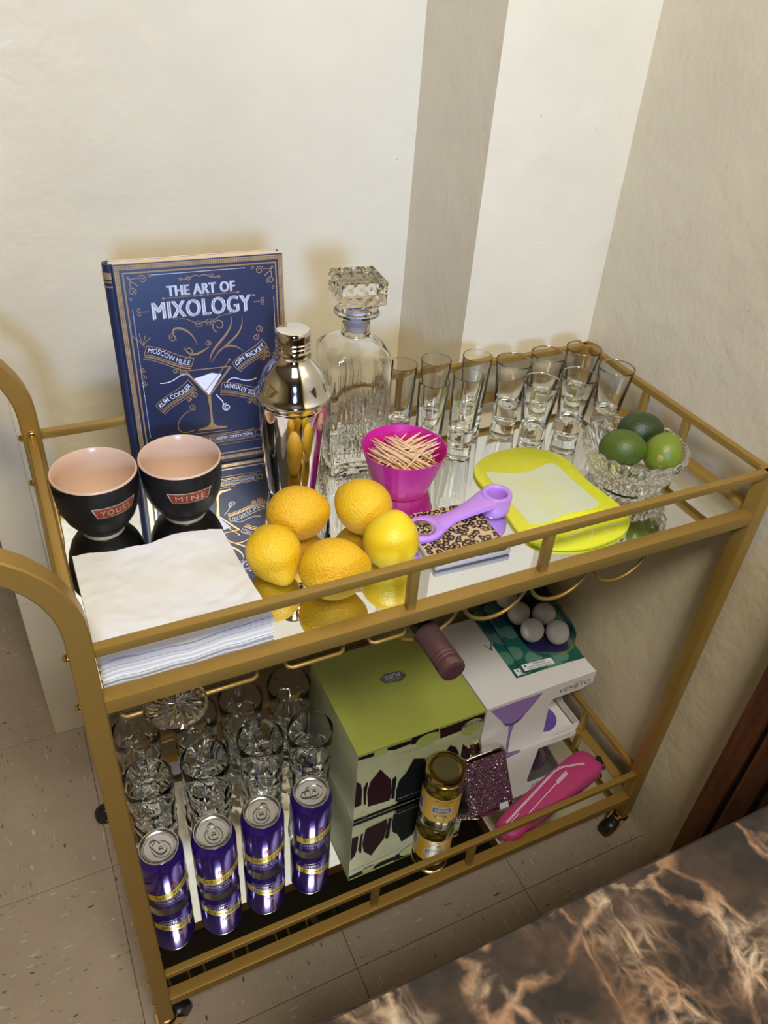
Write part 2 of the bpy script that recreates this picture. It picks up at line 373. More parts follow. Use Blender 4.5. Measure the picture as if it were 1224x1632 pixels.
for zs, zr in ((ZS, ZR), (ZLS, ZLR)):
    z0, z1 = zs - .0165, zs
    gold('shelf_frame', .0195, .7805, .0005, .017, z0, z1); gold('shelf_frame', .0195, .7805, .358, .3745, z0, z1)
    gold('shelf_frame', .0005, .017, .0195, .3555, z0, z1); gold('shelf_frame', .783, .7995, .0195, .3555, z0, z1)
    for x in (.3155, .4745):
        for y in (.00975, .36525): gold('rail_post', x - .00475, x + .00475, y - .00475, y + .00475, zs - .0005, zr - .009)
    for y in (.1475, .2275): gold('rail_post', .7855, .795, y - .00475, y + .00475, zs - .0005, zr - .009)
    zm = zs - .004 if zs == ZS else ZL
    MB().box(.0165, .7835, .0165, .3585, zm - .003, zm).obj('mirror_shelf', MIRROR, cart)
    MB().box(.0165, .7835, .0165, .3585, zm - .008, zm - .0031).obj('backing_board', DARK, cart)
bolt = None
dome = [(0, .004), (.0025, .0036), (.0042, .002), (.0046, 0), (.0046, -.0008), (0, -.0008)]
for y in (.010, .365):
    for z in (.7495, .6885, .157, .095):
        if bolt is None:
            bolt = MB().lathe(dome, 14, M=Matrix.Rotation(-pi / 2, 4, 'Y')).obj('bolt', BRASS, cart, 50); b_ = bolt
        else: b_ = bolt.copy(); C.objects.link(b_); b_.parent = cart
        b_.location = (-.0004, y, z)
b_ = bolt.copy(); C.objects.link(b_); b_.parent = cart; b_.location = (.010, .3555, .758); b_.rotation_euler = (0, 0, pi / 2)
# castors
for i, (x, y, a) in enumerate(((.010, .010, 3.6), (.010, .365, .1), (.790, .010, .15), (.788, .365, -.6))):
    hx, hy = x - .020 * cos(a), y - .020 * sin(a)
    b = MB(); b.lathe([(0, LB), (.011, LB), (.0115, LB - .004), (.009, LB - .006), (.009, LB - .010), (.0, LB - .010)], 18, (x, y, 0))
    for s in (-1, 1):
        ox, oy = -sin(a) * .011 * s, cos(a) * .011 * s
        M = Matrix.Translation((x + ox, y + oy, 0)) @ Matrix.Rotation(a, 4, 'Z')
        b.add([(-.024, -.001, .013), (-.014, -.001, .013), (.009, -.001, .040), (-.009, -.001, .040), (-.024, .001, .013), (-.014, .001, .013), (.009, .001, .040), (-.009, .001, .040)],
              [(0, 1, 2, 3), (7, 6, 5, 4), (0, 4, 5, 1), (1, 5, 6, 2), (2, 6, 7, 3), (3, 7, 4, 0)], M)
    b.lathe([(0, .040), (.013, .040), (.014, .038), (0, .038)], 18, (x, y, 0))
    cs = b.obj('castor', BRASS, cart, 40)
    Mw = Matrix.Translation((hx, hy, .0180)) @ Matrix.Rotation(a, 4, 'Z') @ Matrix.Rotation(pi / 2, 4, 'X')
    MB().lathe([(0, -.009), (.013, -.009), (.0165, -.0085), (.0180, -.006), (.0180, .006), (.0165, .0085), (.013, .009), (0, .009)], 26, M=Mw).obj('wheel', BLACK, cs, 40)
# stemware rack: wire loops under the upper shelf
ZW = .661
for x0, x1 in ((.030, .068), (.098, .159), (.187, .249), (.276, .318)):
    p = [(x0, .30, ZW + .0235), (x0, .292, ZW + .004), (x0, .285, ZW), (x0, .03, ZW), (x0, .021, ZW - .002), (x0 + .002, .016, ZW - .006), (x0 + .006, .0135, ZW - .006), (x1 - .006, .0135, ZW - .006), (x1 - .002, .016, ZW - .006), (x1, .021, ZW - .002), (x1, .03, ZW), (x1, .285, ZW), (x1, .292, ZW + .004), (x1, .30, ZW + .0235)]
    MB().tube(p, .0023, 8).obj('stem_hook', GOLD, cart, 60)
for y, zc, nm in ((.030, .663, 'bottle_ring'), (.215, .643, 'bottle_ring')):
    for k in range(4):
        xc = .3485 + k * .0885; a0 = -math.asin(min(1, (.680 - zc) / .044)) if True else 0
        pts = [(xc + .0425 * cos(a), y, zc + .0425 * sin(a)) for a in [R(23 if zc > .65 else 74) - (pi + 2 * R(23 if zc > .65 else 74)) * t / 28 for t in range(29)]]
        MB().tube(pts, .0024, 8).obj(nm, GOLD, cart, 60)


# ------------------------------------------------------------ upper shelf: book
NAVY = mat('navy_cloth', (.015, .021, .060), .45, var=.12, vscale=500, bump=.02, bscale=1500)
FOIL = mat('copper_gold_foil', (.50, .335, .17), .32, .55, var=.08)
FOIL_L = mat('pale_gold_edge', (.78, .60, .36), .35, .3, var=.12, vscale=300)
PAGES = mat('page_edges', (.74, .60, .46), .6, var=.08, vscale=800)
BW, BH, BT = .1896, .2448, .0200
book = thing('hardback_book', 'navy blue hardback cocktail book with gold foil cover standing upright', 'book', (.1141, .333, ZT + .0024), (-.112, 0, -.0426))
def hatch(name, c0, c1):
    m = bpy.data.materials.new(name); m.use_nodes = True; nt = m.node_tree; N = nt.nodes; L = nt.links; b = N['Principled BSDF']
    tc = N.new('ShaderNodeTexCoord'); ck = N.new('ShaderNodeTexChecker'); mp = N.new('ShaderNodeMapping'); mp.inputs['Rotation'].default_value = (0, pi / 4, 0)
    L.new(tc.outputs['Object'], mp.inputs[0]); L.new(mp.outputs[0], ck.inputs['Vector']); ck.inputs['Scale'].default_value = 720; ck.inputs['Color1'].default_value = (*c0, 1); ck.inputs['Color2'].default_value = (*c1, 1)
    L.new(ck.outputs['Color'], b.inputs['Base Color']); b.inputs['Roughness'].default_value = .35; b.inputs['Metallic'].default_value = .4
    return m
HATCH = hatch('hatched_gold_foil', (.55, .40, .22), (.20, .13, .06))
MB().box(.004, BW, 0, .0028, 0, BH, .0006).obj('front_cover', NAVY, book, 40)
MB().box(.004, BW, BT - .0028, BT, 0, BH, .0006).obj('back_cover', NAVY, book, 40)
sp = [(.0065, 0)] + [(.0045 - .0075 * sin(a), BT / 2 - BT / 2 * cos(a)) for a in [R(k * 15) for k in range(0, 13)]] + [(.0065, BT), (.0065, BT - .0025), (.004, BT - .003), (-.0002, BT * .5), (.004, .003), (.0065, .0025)]
MB().prism(sp, 0, BH).obj('spine', NAVY, book, 50)
for z0, z1 in ((.2295, .2365), (.226, .2275), (.221, .2225)):
    MB().prism([(.0042 - .0078 * sin(a), BT / 2 - (BT / 2 + .0002) * cos(a)) for a in [R(k * 15) for k in range(0, 13)]], z0, z1).obj('spine_band', FOIL, book, 50)
MB().box(.0035, BW - .003, .0029, BT - .0029, .003, BH - .0006).obj('page_block', PAGES, book)
MB().box(.005, BW, BT - .0032, BT - .0028, BH - .0002, BH + .0004).obj('cover_edge', FOIL_L, book); MB().box(.0065, BW, -.0001, .0026, BH - .0002, BH + .0003).obj('cover_edge', FOIL_L, book); MB().box(BW - .0002, BW + .0003, -.0001, .0026, .001, BH).obj('cover_edge', FOIL_L, book)
bk = lambda x, z: (x, -.00025, z)
bk2 = lambda x, z: (x, -.0004, z)
def frame(b, x0, x1, z0, z1, w, fn=bk):
    for a, c, d, e in ((x0, x1, z1 - w, z1), (x0, x1, z0, z0 + w), (x0, x0 + w, z0 + w, z1 - w), (x1 - w, x1, z0 + w, z1 - w)): b.poly([(a, d), (c, d), (c, e), (a, e)], fn)
b = MB(); frame(b, .0075, BW - .0006, .0015, BH - .0015, .0048); b.obj('border_band', HATCH, book)
b = MB(); frame(b, .0150, BW - .0075, .0090, BH - .0090, .0017)
# corner scrolls, mirrored into four corners
def corner(b, cx, cz, sx, sz):
    f = lambda x, z: bk(cx + sx * x, cz + sz * z)
    b.ribbon(spiral(.0165, -.0045, .0045, .0012, 2.6, -1.4), .0009, f); b.ribbon(spiral(.0045, -.0165, .0045, .0012, -1.0, 1.4), .0009, f)
    b.ribbon(bez((.0005, -.0015), (.004, -.006), (.008, -.002), (.0125, -.0035)), .0009, f); b.ribbon(bez((.0015, -.0005), (.006, -.004), (.002, -.008), (.0035, -.0125)), .0009, f)
    b.ribbon(bez((.002, -.002), (.004, -.008), (.010, -.008), (.0105, -.0115)), .0004, f, .0014); b.ribbon(spiral(.0245, -.0015, .002, .0006, 3, -1), .0007, f); b.ribbon(spiral(.0015, -.0245, .002, .0006, -1.5, 1), .0007, f)
for cx, sx in ((.0185, 1), (BW - .0105, -1)):
    for cz, sz in ((BH - .0125, 1), (.0125, -1)): corner(b, cx, cz, sx, sz)
# ornament over the title, rules, finials
for s in (-1, 1):
    b.ribbon(bez((.0955, .226), (.0955 + s * .006, .231), (.0955 + s * .012, .222), (.0955 + s * .021, .2245)), .0010, bk)
    b.ribbon(spiral(.0955 + s * .0125, .2255, .0028, .0008, 0, 1.2 * s), .0007, bk); b.ribbon(spiral(.0955 + s * .021, .2245, .002, .0006, 0, -1.2 * s), .0007, bk)
    b.ribbon([(.0955 + s * .002, .2055), (.0955 + s * .041, .2055)], .0006, bk); b.poly(ell(.0955 + s * .041, .2055, .0014, .0014, 10), bk)
    b.poly(ell(.0955 + s * .007, .2055, .002, .0009, 10), bk)
    x = .0955 + s * .064
    b.ribbon([(x - s * .006, .193), (x + s * .006, .193)], .0006, bk); b.ribbon(spiral(x + s * .004, .1955, .0024, .0007, -1.5, s), .0007, bk); b.ribbon(spiral(x + s * .004, .1905, .0024, .0007, 1.5, -s), .0007, bk)
    b.ribbon(bez((.0955, .1765), (.0955 + s * .010, .169), (.0955 + s * .013, .184), (.0955 + s * .030, .1815)), .0011, bk, .0005)
    b.ribbon(spiral(.0955 + s * .030, .184, .0024, .0007, -1.6, 1.1 * s), .0007, bk); b.ribbon(spiral(.0955 + s * .006, .1745, .0045, .0015, 0, 1.3 * s), .0007, bk)
    x = .0185 if s < 0 else BW - .0115
    for k in range(3): b.ribbon(spiral(x - s * .004, .112 + k * .008, .0034, .0008, 0, 1.3 * s), .0007, bk)
b.poly(ell(.0955, .2055, .0022, .001, 10), bk)
# flourishes above the glass
b.ribbon(bez((.064, .158), (.050, .178), (.080, .176), (.086, .150), 20), [.0004 + .0022 * sin(pi * k / 20) for k in range(21)], bk)
b.ribbon(spiral(.060, .1615, .005, .0012, 1.2, 1.4), .0010, bk); b.ribbon(bez((.070, .150), (.076, .133), (.088, .140), (.100, .147), 18), [.0005 + .0020 * sin(pi * k / 18) for k in range(19)], bk)
b.ribbon(spiral(.098, .1505, .0035, .001, -.6, 1.3), .0009, bk); b.ribbon(bez((.072, .146), (.082, .152), (.082, .135), (.070, .136)), .0010, bk)
b.ribbon(bez((.098, .128), (.100, .150), (.128, .155), (.127, .179), 20), [.0004 + .0024 * sin(pi * k / 20) for k in range(21)], bk)
b.ribbon(bez((.100, .127), (.112, .150), (.141, .150), (.139, .178), 20), [.0004 + .0018 * sin(pi * k / 20) for k in range(21)], bk)
b.ribbon(bez((.104, .133), (.112, .146), (.125, .150), (.138, .137), 16), [.0004 + .0018 * sin(pi * k / 16) for k in range(17)], bk)
b.ribbon(spiral(.112, .170, .008, .002, 4.4, -1.2), .0012, bk); b.ribbon(spiral(.158, .161, .0045, .0012, -1.2, 1.4), .0008, bk); b.ribbon(spiral(.154, .152, .004, .0012, 1.2, -1.4), .0008, bk)
# banners: pairs of wavy lines with end folds
def banner(b, x0, z0, x1, z1, h):
    dx, dz = x1 - x0, z1 - z0; l = math.hypot(dx, dz); nx, nz = -dz / l, dx / l
    for o_, w in ((-h, .0011), (-h - .0022, .0016), (-h - .005, .0009), (h, .0009)):
        k = -1 if o_ < 0 else 1
        pts = bez((x0 + nx * o_, z0 + nz * o_), (x0 + dx * .35 + nx * (o_ + .004), z0 + dz * .35 + nz * (o_ + .004)), (x0 + dx * .65 + nx * (o_ - .004), z0 + dz * .65 + nz * (o_ - .004)), (x1 + nx * o_, z1 + nz * o_))
        b.ribbon(pts, w, bk)
    for px, pz in ((x0, z0), (x1, z1)): b.ribbon([(px + nx * h, pz + nz * h), (px - nx * h, pz - nz * h)], .0008, bk)
    e = (x1, z1) if dz < 0 else (x0, z0)
    b.ribbon(spiral(x1 - dx * .12 - nx * (h + .009), z1 - dz * .12 - nz * (h + .009), .0042, .001, 2, 1.5), .0010, bk)
    b.ribbon(spiral(x1 - dx * .30 - nx * (h + .009), z1 - dz * .30 - nz * (h + .009), .0032, .001, 1, -1.4), .0009, bk)
BAN = [('MOSCOW MULE', .0285, .150, .0785, .130, .0052, .0), ('GIN RICKEY', .1265, .1195, .1635, .1445, .0048, .008), ('RUM COOLER', .0345, .0795, .074, .106, .0050, .010), ('WHISKEY SOUR', .109, .0965, .160, .0835, .0050, .0)]
for s_, x0, z0, x1, z1, h, bo in BAN: banner(b, x0, z0, x1, z1, h)
for k in range(4): b.ribbon(bez((.028, .153), (.026, .160), (.020 + .005 * k, .163), (.018 + .006 * k, .170 - .003 * abs(k - 1))), .0008, bk)
# martini glass
b.ribbon([(.0690, .1208), (.0937, .0868), (.1216, .1199)], .0026, bk); b.ribbon([(.0690, .1210), (.1216, .1201)], .0012, bk)
b.poly([(.0915, .088), (.0957, .088), (.0952, .066), (.0957, .052), (.1000, .0475), (.1118, .0455), (.1118, .0435), (.0772, .0445), (.0772, .0463), (.0885, .0485), (.0925, .053), (.0932, .066)], bk)
b.ribbon([(.0900, .0935), (.1205, .1275)], .0009, bk2); b.poly(ell(.1210, .1285, .0016, .0016, 12), bk2)
b.ribbon(bez((.072, .046), (.040, .038), (.056, .075), (.076, .072), 22), .0009, bk); b.ribbon(spiral(.0725, .0755, .004, .001, -1.2, 1.4), .0008, bk)
b.ribbon([(.072, .0415), (.117, .0395)], .0006, bk)
# bottom banner
for z in (.0365, .0345, .0275, .0255): b.ribbon([(.036, z), (.146, z)], .0009, bk)
for x, s in ((.149, 1), (.033, -1)):
    for q in (-1, 1): b.ribbon(bez((x - s * .004, .031), (x, .031 + q * .006), (x + s * .005, .031 + q * .005), (x + s * .004, .031)), .0010, bk)
b.ribbon([(.036, .0218), (.152, .0218)], .0006, bk)
b.obj('foil_ornament', FOIL, book)
b = MB()
for s_, x0, z0, x1, z1, h, bo in BAN:
    V, F = txt(s_, math.hypot(x1 - x0, z1 - z0) * .90, h * 1.15, bo); a = math.atan2(z1 - z0, x1 - x0); L_ = math.hypot(x1 - x0, z1 - z0)
    V = [(x, z - .0022 * sin(2 * pi * x / L_)) for x, z in V]
    MB().flat(xf(V, (x0 + x1) / 2, (z0 + z1) / 2, a), F, bk2).obj('banner_lettering', mat('pale_lettering', (.72, .74, .86), .45), book)
PALE = mat('pale_lettering', (.72, .74, .86), .45); b = MB()
V, F = txt('THE ART OF', .074, .0115, .008, 1.05); tt = MB(); [tt.flat(xf(V, .0962 + dx_, .2130), F, bk2) for dx_ in (-.0005, 0, .0005)]; tt.obj('title_lettering', PALE, book)
V, F = txt('MIXOLOGY', .1085, .0185, 0.0, 1.06); tt = MB(); [tt.flat(xf(V, .0960 + dx_, .1928), F, bk2) for dx_ in (-.0007, 0, .0007)]; tt.obj('title_lettering', PALE, book)
V, F = txt('TM', .004, .0016, .0); b.flat(xf(V, .1540, .2005), F, bk2)
V, F = txt('CLASSIC COCKTAILS AND CURIOUS CONCOCTIONS', .098, .0038, .012); b.flat(xf(V, .0935, .0310), F, bk2)
b.obj('subtitle_lettering', PALE, book); b = MB()
b.poly([(.0775, .1105), (.0937, .0885), (.1105, .1120), (.0985, .1150), (.088, .1125)], bk); b.obj('drink_print', PALE, book); b = MB()
for s in (-1, 1): b.ribbon(bez((.0955 + s * .020, .107 - s * .006), (.0955 + s * .032, .120 - s * .006), (.0955 + s * .036, .100 - s * .006), (.0955 + s * .056, .106 - s * .004)), .0010, bk)
b.ribbon(spiral(.113, .070, .005, .0012, 1.6, 1.6), .0012, bk); b.ribbon(bez((.102, .088), (.106, .080), (.112, .079), (.108, .070)), .0011, bk)
b.obj('white_flourish', PALE, book); b = MB()
for k in range(70): x = .045 + k * .00145; b.poly([(x, BH - .0138), (x + .0007, BH - .0138), (x + .0007, BH - .0130), (x, BH - .0130)], bk)
b.obj('dotted_line', PALE, book)
for xx in (.0205, BW - .0127):
    b = MB()
    for k in range(105): z = .045 + k * .00145; b.poly([(xx, z), (xx + .0007, z), (xx + .0007, z + .0007), (xx, z + .0007)], bk)
    b.obj('dotted_line', PALE, book)
b = MB()
V, F = txt('MIXOLOGY', .1085, .0185, 0.0, 1.06); b.flat(xf(V, .0950, .1918), F, bk)
V, F = txt('THE ART OF', .074, .0115, .008, 1.05); b.flat(xf(V, .0956, .2124), F, bk)
b.obj('lettering_shade', mat('lilac_grey_print', (.27, .29, .40), .5), book)

# ------------------------------------------------------------ upper shelf: two black cups
CUP_K = mat('matte_black_ceramic', (.009, .009, .010), .36, var=.1, spec=.28)
CUP_I = mat('beige_glaze', (.62, .43, .31), .22, var=.03)
CUP_F = mat('bare_ceramic', (.60, .57, .52), .6)
PLATE = mat('rust_red_print', (.27, .045, .016), .35, .2, var=.25, vscale=120)
EDGE_G = mat('champagne_print', (.62, .52, .42), .35, .4)
def cup(name, label, loc, word, a0, aw):
    t = thing(name, label, 'cup', loc, group='pair of black ceramic cups')
    prof = [(.0195, .0016), (.0228, .0018), (.0236, .0045), (.0300, .0105), (.0365, .0205), (.0410, .0330), (.0432, .0470), (.0440, .0600), (.0440, .0725)]
    MB().lathe(prof, 56).obj('body', CUP_K, t, 180)
    MB().lathe([(.0440, .0725), (.0436, .0743), (.0428, .0748), (.0418, .0740), (.0412, .0600), (.0402, .046), (.0378, .033), (.0330, .0215), (.0250, .0120), (.010, .0085), (0, .0082)], 56).obj('inner_glaze', CUP_I, t, 180)
    MB().lathe([(.0200, .0019), (.0195, .0002), (.0215, 0), (.0226, .0003), (.0229, .0019), (.0200, .0019)], 48).obj('foot_ring', CUP_F, t, 60)
    def rad(z):
        for (r0, z0), (r1, z1) in zip(prof, prof[1:]):
            if z0 <= z <= z1: return r0 + (r1 - r0) * (z - z0) / (z1 - z0)
        return .044
    def on(d): return lambda u, z: ((rad(z) + d) * sin(a0 + u / .041), -(rad(z) + d) * cos(a0 + u / .041), z)
    def slab(b, w0, w1, z0, z1, d, n=14):
        V = []
        for k in range(n + 1):
            f = k / n * 2 - 1
            V += [on(d)(f * w0, z0), on(d)(f * (w0 + w1) / 2, (z0 + z1) / 2), on(d)(f * w1, z1)]
        b.add(V, [(3 * k + q, 3 * k + 3 + q, 3 * k + 4 + q, 3 * k + 1 + q) for k in range(n) for q in (0, 1)])
    b = MB(); slab(b, aw * .80, aw, .0415, .0545, .0004); b.obj('plate_border', EDGE_G, t)
    b = MB(); slab(b, aw * .80 - .0006, aw - .0022, .0424, .0536, .0007); b.obj('name_plate', PLATE, t)
    b = MB(); V, F = txt(word, aw * 1.28, .0066, -.004, 1.35); b.flat([(x, y + .048) for x, y in V], F, on(.0010)); b.obj('lettering', EDGE_G, t)
    return t
cup('black_cup', 'black ceramic cup with beige inside and red plate reading YOURS', (.0604, .2498, ZT), 'YOURS', R(17), .0235)
cup('black_cup', 'black ceramic cup with beige inside and red plate reading MINE', (.1493, .2467, ZT), 'MINE', R(-1), .0235)

# ------------------------------------------------------------ upper shelf: paper napkins
PAPER = mat('white_tissue_paper', (.69, .68, .67), .75, var=.02, vscale=40, bump=.10, bscale=160)
q4 = [(.0225, .0270), (.1800, .0295), (.1725, .1735), (.0225, .1795)]
NN = 12
def shell(u, v, cx, cy, r):
    dx, dy = u - cx, v - cy; d = math.hypot(dx, dy * .95)
    if d > r: return 0
    a = math.atan2(dy, dx); return .0013 * (.5 + .5 * cos(a * 16)) * (1 - d / r) ** .4
for k in range(NN):
    topmost = k == NN - 1
    n = 44 if topmost else 10
    jx, jy = random.uniform(-.0012, .0012), random.uniform(-.0012, .0015); dr = random.uniform(-.006, .006)
    V = []; F = []
    th = .00145
    for j in range(n + 1):
        for i in range(n + 1):
            u, v = i / n, j / n
            x = (1 - v) * ((1 - u) * q4[0][0] + u * q4[1][0]) + v * ((1 - u) * q4[3][0] + u * q4[2][0])
            y = (1 - v) * ((1 - u) * q4[0][1] + u * q4[1][1]) + v * ((1 - u) * q4[3][1] + u * q4[2][1])
            y += .0035 * sin(u * 9 + .6) * (1 if v > .5 else .25) * abs(v - .5) * 2 + .0010 * sin(u * 21)
            z = .0004 + k * .00158 + (k / NN) * (.0022 * sin(u * 5 + 1) * sin(v * 4) + .0022 * (v - .5) ** 2 * 4 + .0016 * sin(u * 8.5 + v * 3))
            if topmost: z += .0026 + shell(u, v, .74, .80, .085) + shell(u, v, .33, .22, .07) + shell(u, v, .30, .80, .05) + shell(u, v, .55, .12, .06) + .0014 * noise.noise((u * 7, v * 6, 1.3)) + .0010 * noise.noise((u * 17, v * 15, 4.1)) + .0005 * noise.noise((u * 38, v * 36, 2.1))
            V.append((x + jx - dr * (y - .1), y + jy + dr * (x - .1), max(z, .0002)))
    m = len(V); V += [(x, y, z + th) for x, y, z in V]; w = n + 1
    for j in range(n):
        for i in range(n):
            a = j * w + i; F.append((a, a + w, a + w + 1, a + 1)); F.append((m + a, m + a + 1, m + a + w + 1, m + a + w))
    rim = [i for i in range(w)] + [j * w + n for j in range(1, w)] + [n * w + i for i in range(n - 1, -1, -1)] + [j * w for j in range(n - 1, 0, -1)]
    for a, c in zip(rim, rim[1:] + rim[:1]): F.append((a, c, m + c, m + a))
    o = MB().add(V, F).obj('paper_napkin', PAPER, None, 50, (0, 0, ZT))
    tag(o, 'topmost white paper napkin with embossed shells on the napkin stack' if topmost else 'folded white paper napkin below the embossed top of the stack', 'napkin', 'stack of white napkins')

# ------------------------------------------------------------ upper shelf: shaker
sh = thing('cocktail_shaker', 'shiny stainless steel cocktail shaker with capped domed lid', 'cocktail shaker', (.278, .2445, ZT))
MB().lathe([(0, .0002), (.0265, .0002), (.0285, .002), (.0300, .010), (.0335, .045), (.0365, .080), (.0378, .104), (.0382, .118), (.0380, .121), (.0378, .122), (.0382, .123), (.0384, .128), (0, .128)], 64).obj('tumbler', CHROME, sh, 50)
MB().lathe([(.0395, .1275), (.0420, .1290), (.0427, .1312), (.0418, .1330), (.0398, .1350), (.0375, .1395), (.0350, .1475), (.0318, .1560), (.0275, .1630), (.0225, .1685), (.0190, .1725), (.0183, .1760), (0, .1760)], 64).obj('strainer_lid', CHROME, sh, 50)
cp = [(.0190, .1755), (.0194, .1770), (.0190, .1810)]
for k in range(3): z = .1830 + k * .0045; cp += [(.0187, z), (.0181, z + .0008), (.0187, z + .0016)]
cp += [(.0184, .2000), (.0180, .2030), (.0170, .2046), (.0150, .2052), (0, .2052)]
MB().lathe(cp, 56).obj('cap', CHROME, sh, 30)

# ------------------------------------------------------------ upper shelf: decanter
YD = -.10
dec = thing('glass_decanter', 'square cut glass decanter with faceted block stopper', 'decanter', (.3770, .3035, ZT + .0006), (0, 0, YD))
NS = 176
def sq(rad_, half, a, rc=.16):
    c, s = cos(a), sin(a); p_ = 9.0
    return half / ((abs(c) ** p_ + abs(s) ** p_) ** (1 / p_))
def dbody(r, z, a, i):
    # r: half width; blends from square to round above the shoulder
    t = 0 if z < .140 else min(1, (z - .140) / .022)
    rs = sq(0, r, a); rr = r
    v = rs * (1 - t) + rr * t
    if z < .112 and z > .006 and t == 0:
        u = ((a * 4 / (2 * pi) + .5) % 1) - .5          # position along one face
        edge = max(0, 1 - (abs(u) / .43) ** 8)
        amp = .0021 * edge * min(1, (z - .006) / .008) * min(1, (.112 - z) / .02)
        if .040 < z < .068: v += .0030 * edge * (abs(sin(u * 40 + z * 330)) * abs(sin(u * 40 - z * 330))) - .0006
        else: v += amp * abs(sin(u * 40))
    return v
prof = [(0, 0), (.0345, 0), (.0372, .0015), (.0380, .005)] + [(.0384, .008 + k * .0026) for k in range(42)] + [(.0386, .120), (.0388, .130), (.0388, .138), (.0380, .1425), (.0350, .1475), (.0300, .1525), (.0240, .1570), (.0185, .1600), (.0165, .1635), (.0163, .168), (.0163, .180), (.0185, .1835), (.0255, .1860), (.0268, .1875), (.0262, .1890), (.0225, .1892), (.0150, .1880), (.0125, .182), (.0122, .166), (.0135, .160)]
MBd = MB().lathe(prof[:-1], NS, fn=dbody)
inner = [(.0122, .166), (.0138, .1585), (.0200, .1550), (.0290, .1500), (.0335, .1440), (.0350, .137), (.0350, .020), (.0330, .0165), (.0250, .0150), (0, .0145)]
Vi = MB().lathe(inner, NS, fn=lambda r, z, a, i: (r if z > .1575 else (r * (1 - min(1, max(0, (z - .140) / .018))) * sq(0, 1, a) + r * min(1, max(0, (z - .140) / .018)))))
# the shell ends on the neck ring that the cavity starts from
MBd.add(Vi.V, Vi.F); MBd.obj('bottle', GLASS, dec, 32)
# stopper: faceted block on a ground plug
b = MB(); n = 5; S0, S1, hz0, hz1 = .0282, .0250, .2010, .2300
def stud(b, o_, ux, uy, nrm, nx, ny, d=.0028):
    o_, ux, uy, nrm = Vector(o_), Vector(ux), Vector(uy), Vector(nrm)
    V = []; F = []
    for j in range(ny):
        for i in range(nx):
            c = [o_ + ux * (i + a_) / nx + uy * (j + c_) / ny for a_, c_ in ((0, 0), (1, 0), (1, 1), (0, 1))]
            pk = sum(c, Vector()) / 4 + nrm * d; k = len(V); V += [tuple(v) for v in c] + [tuple(pk)]
            F += [(k, k + 1, k + 4), (k + 1, k + 2, k + 4), (k + 2, k + 3, k + 4), (k + 3, k, k + 4)]
    b.add(V, F)
sw, z0, z1 = .0262, .2035, .2300
stud(b, (-sw, -sw, z0), (2 * sw, 0, 0), (0, 0, z1 - z0), (0, -1, 0), 4, 2); stud(b, (sw, sw, z0), (-2 * sw, 0, 0), (0, 0, z1 - z0), (0, 1, 0), 4, 2)
stud(b, (sw, -sw, z0), (0, 2 * sw, 0), (0, 0, z1 - z0), (1, 0, 0), 4, 2); stud(b, (-sw, sw, z0), (0, -2 * sw, 0), (0, 0, z1 - z0), (-1, 0, 0), 4, 2)
stud(b, (-sw, -sw, z1), (2 * sw, 0, 0), (0, 2 * sw, 0), (0, 0, 1), 7, 7, .0016)
k = len(b.V); q = .0135
b.add([(-sw, -sw, z0), (sw, -sw, z0), (sw, sw, z0), (-sw, sw, z0), (-q, -q, z0 - .008), (q, -q, z0 - .008), (q, q, z0 - .008), (-q, q, z0 - .008), (-q * .8, -q * .8, .1895), (q * .8, -q * .8, .1895), (q * .8, q * .8, .1895), (-q * .8, q * .8, .1895)],
      [(0, 1, 5, 4), (1, 2, 6, 5), (2, 3, 7, 6), (3, 0, 4, 7), (4, 5, 9, 8), (5, 6, 10, 9), (6, 7, 11, 10), (7, 4, 8, 11), (8, 9, 10, 11)])
st = b.obj('stopper', GLASS, dec)
MB().lathe([(0, .1893), (.0114, .1893), (.0119, .186), (.0117, .170), (.0110, .1655), (0, .1655)], 32).obj('stopper_seal', mat('milky_plastic', (.72, .72, .84), .4, 0, .15), st, 40)

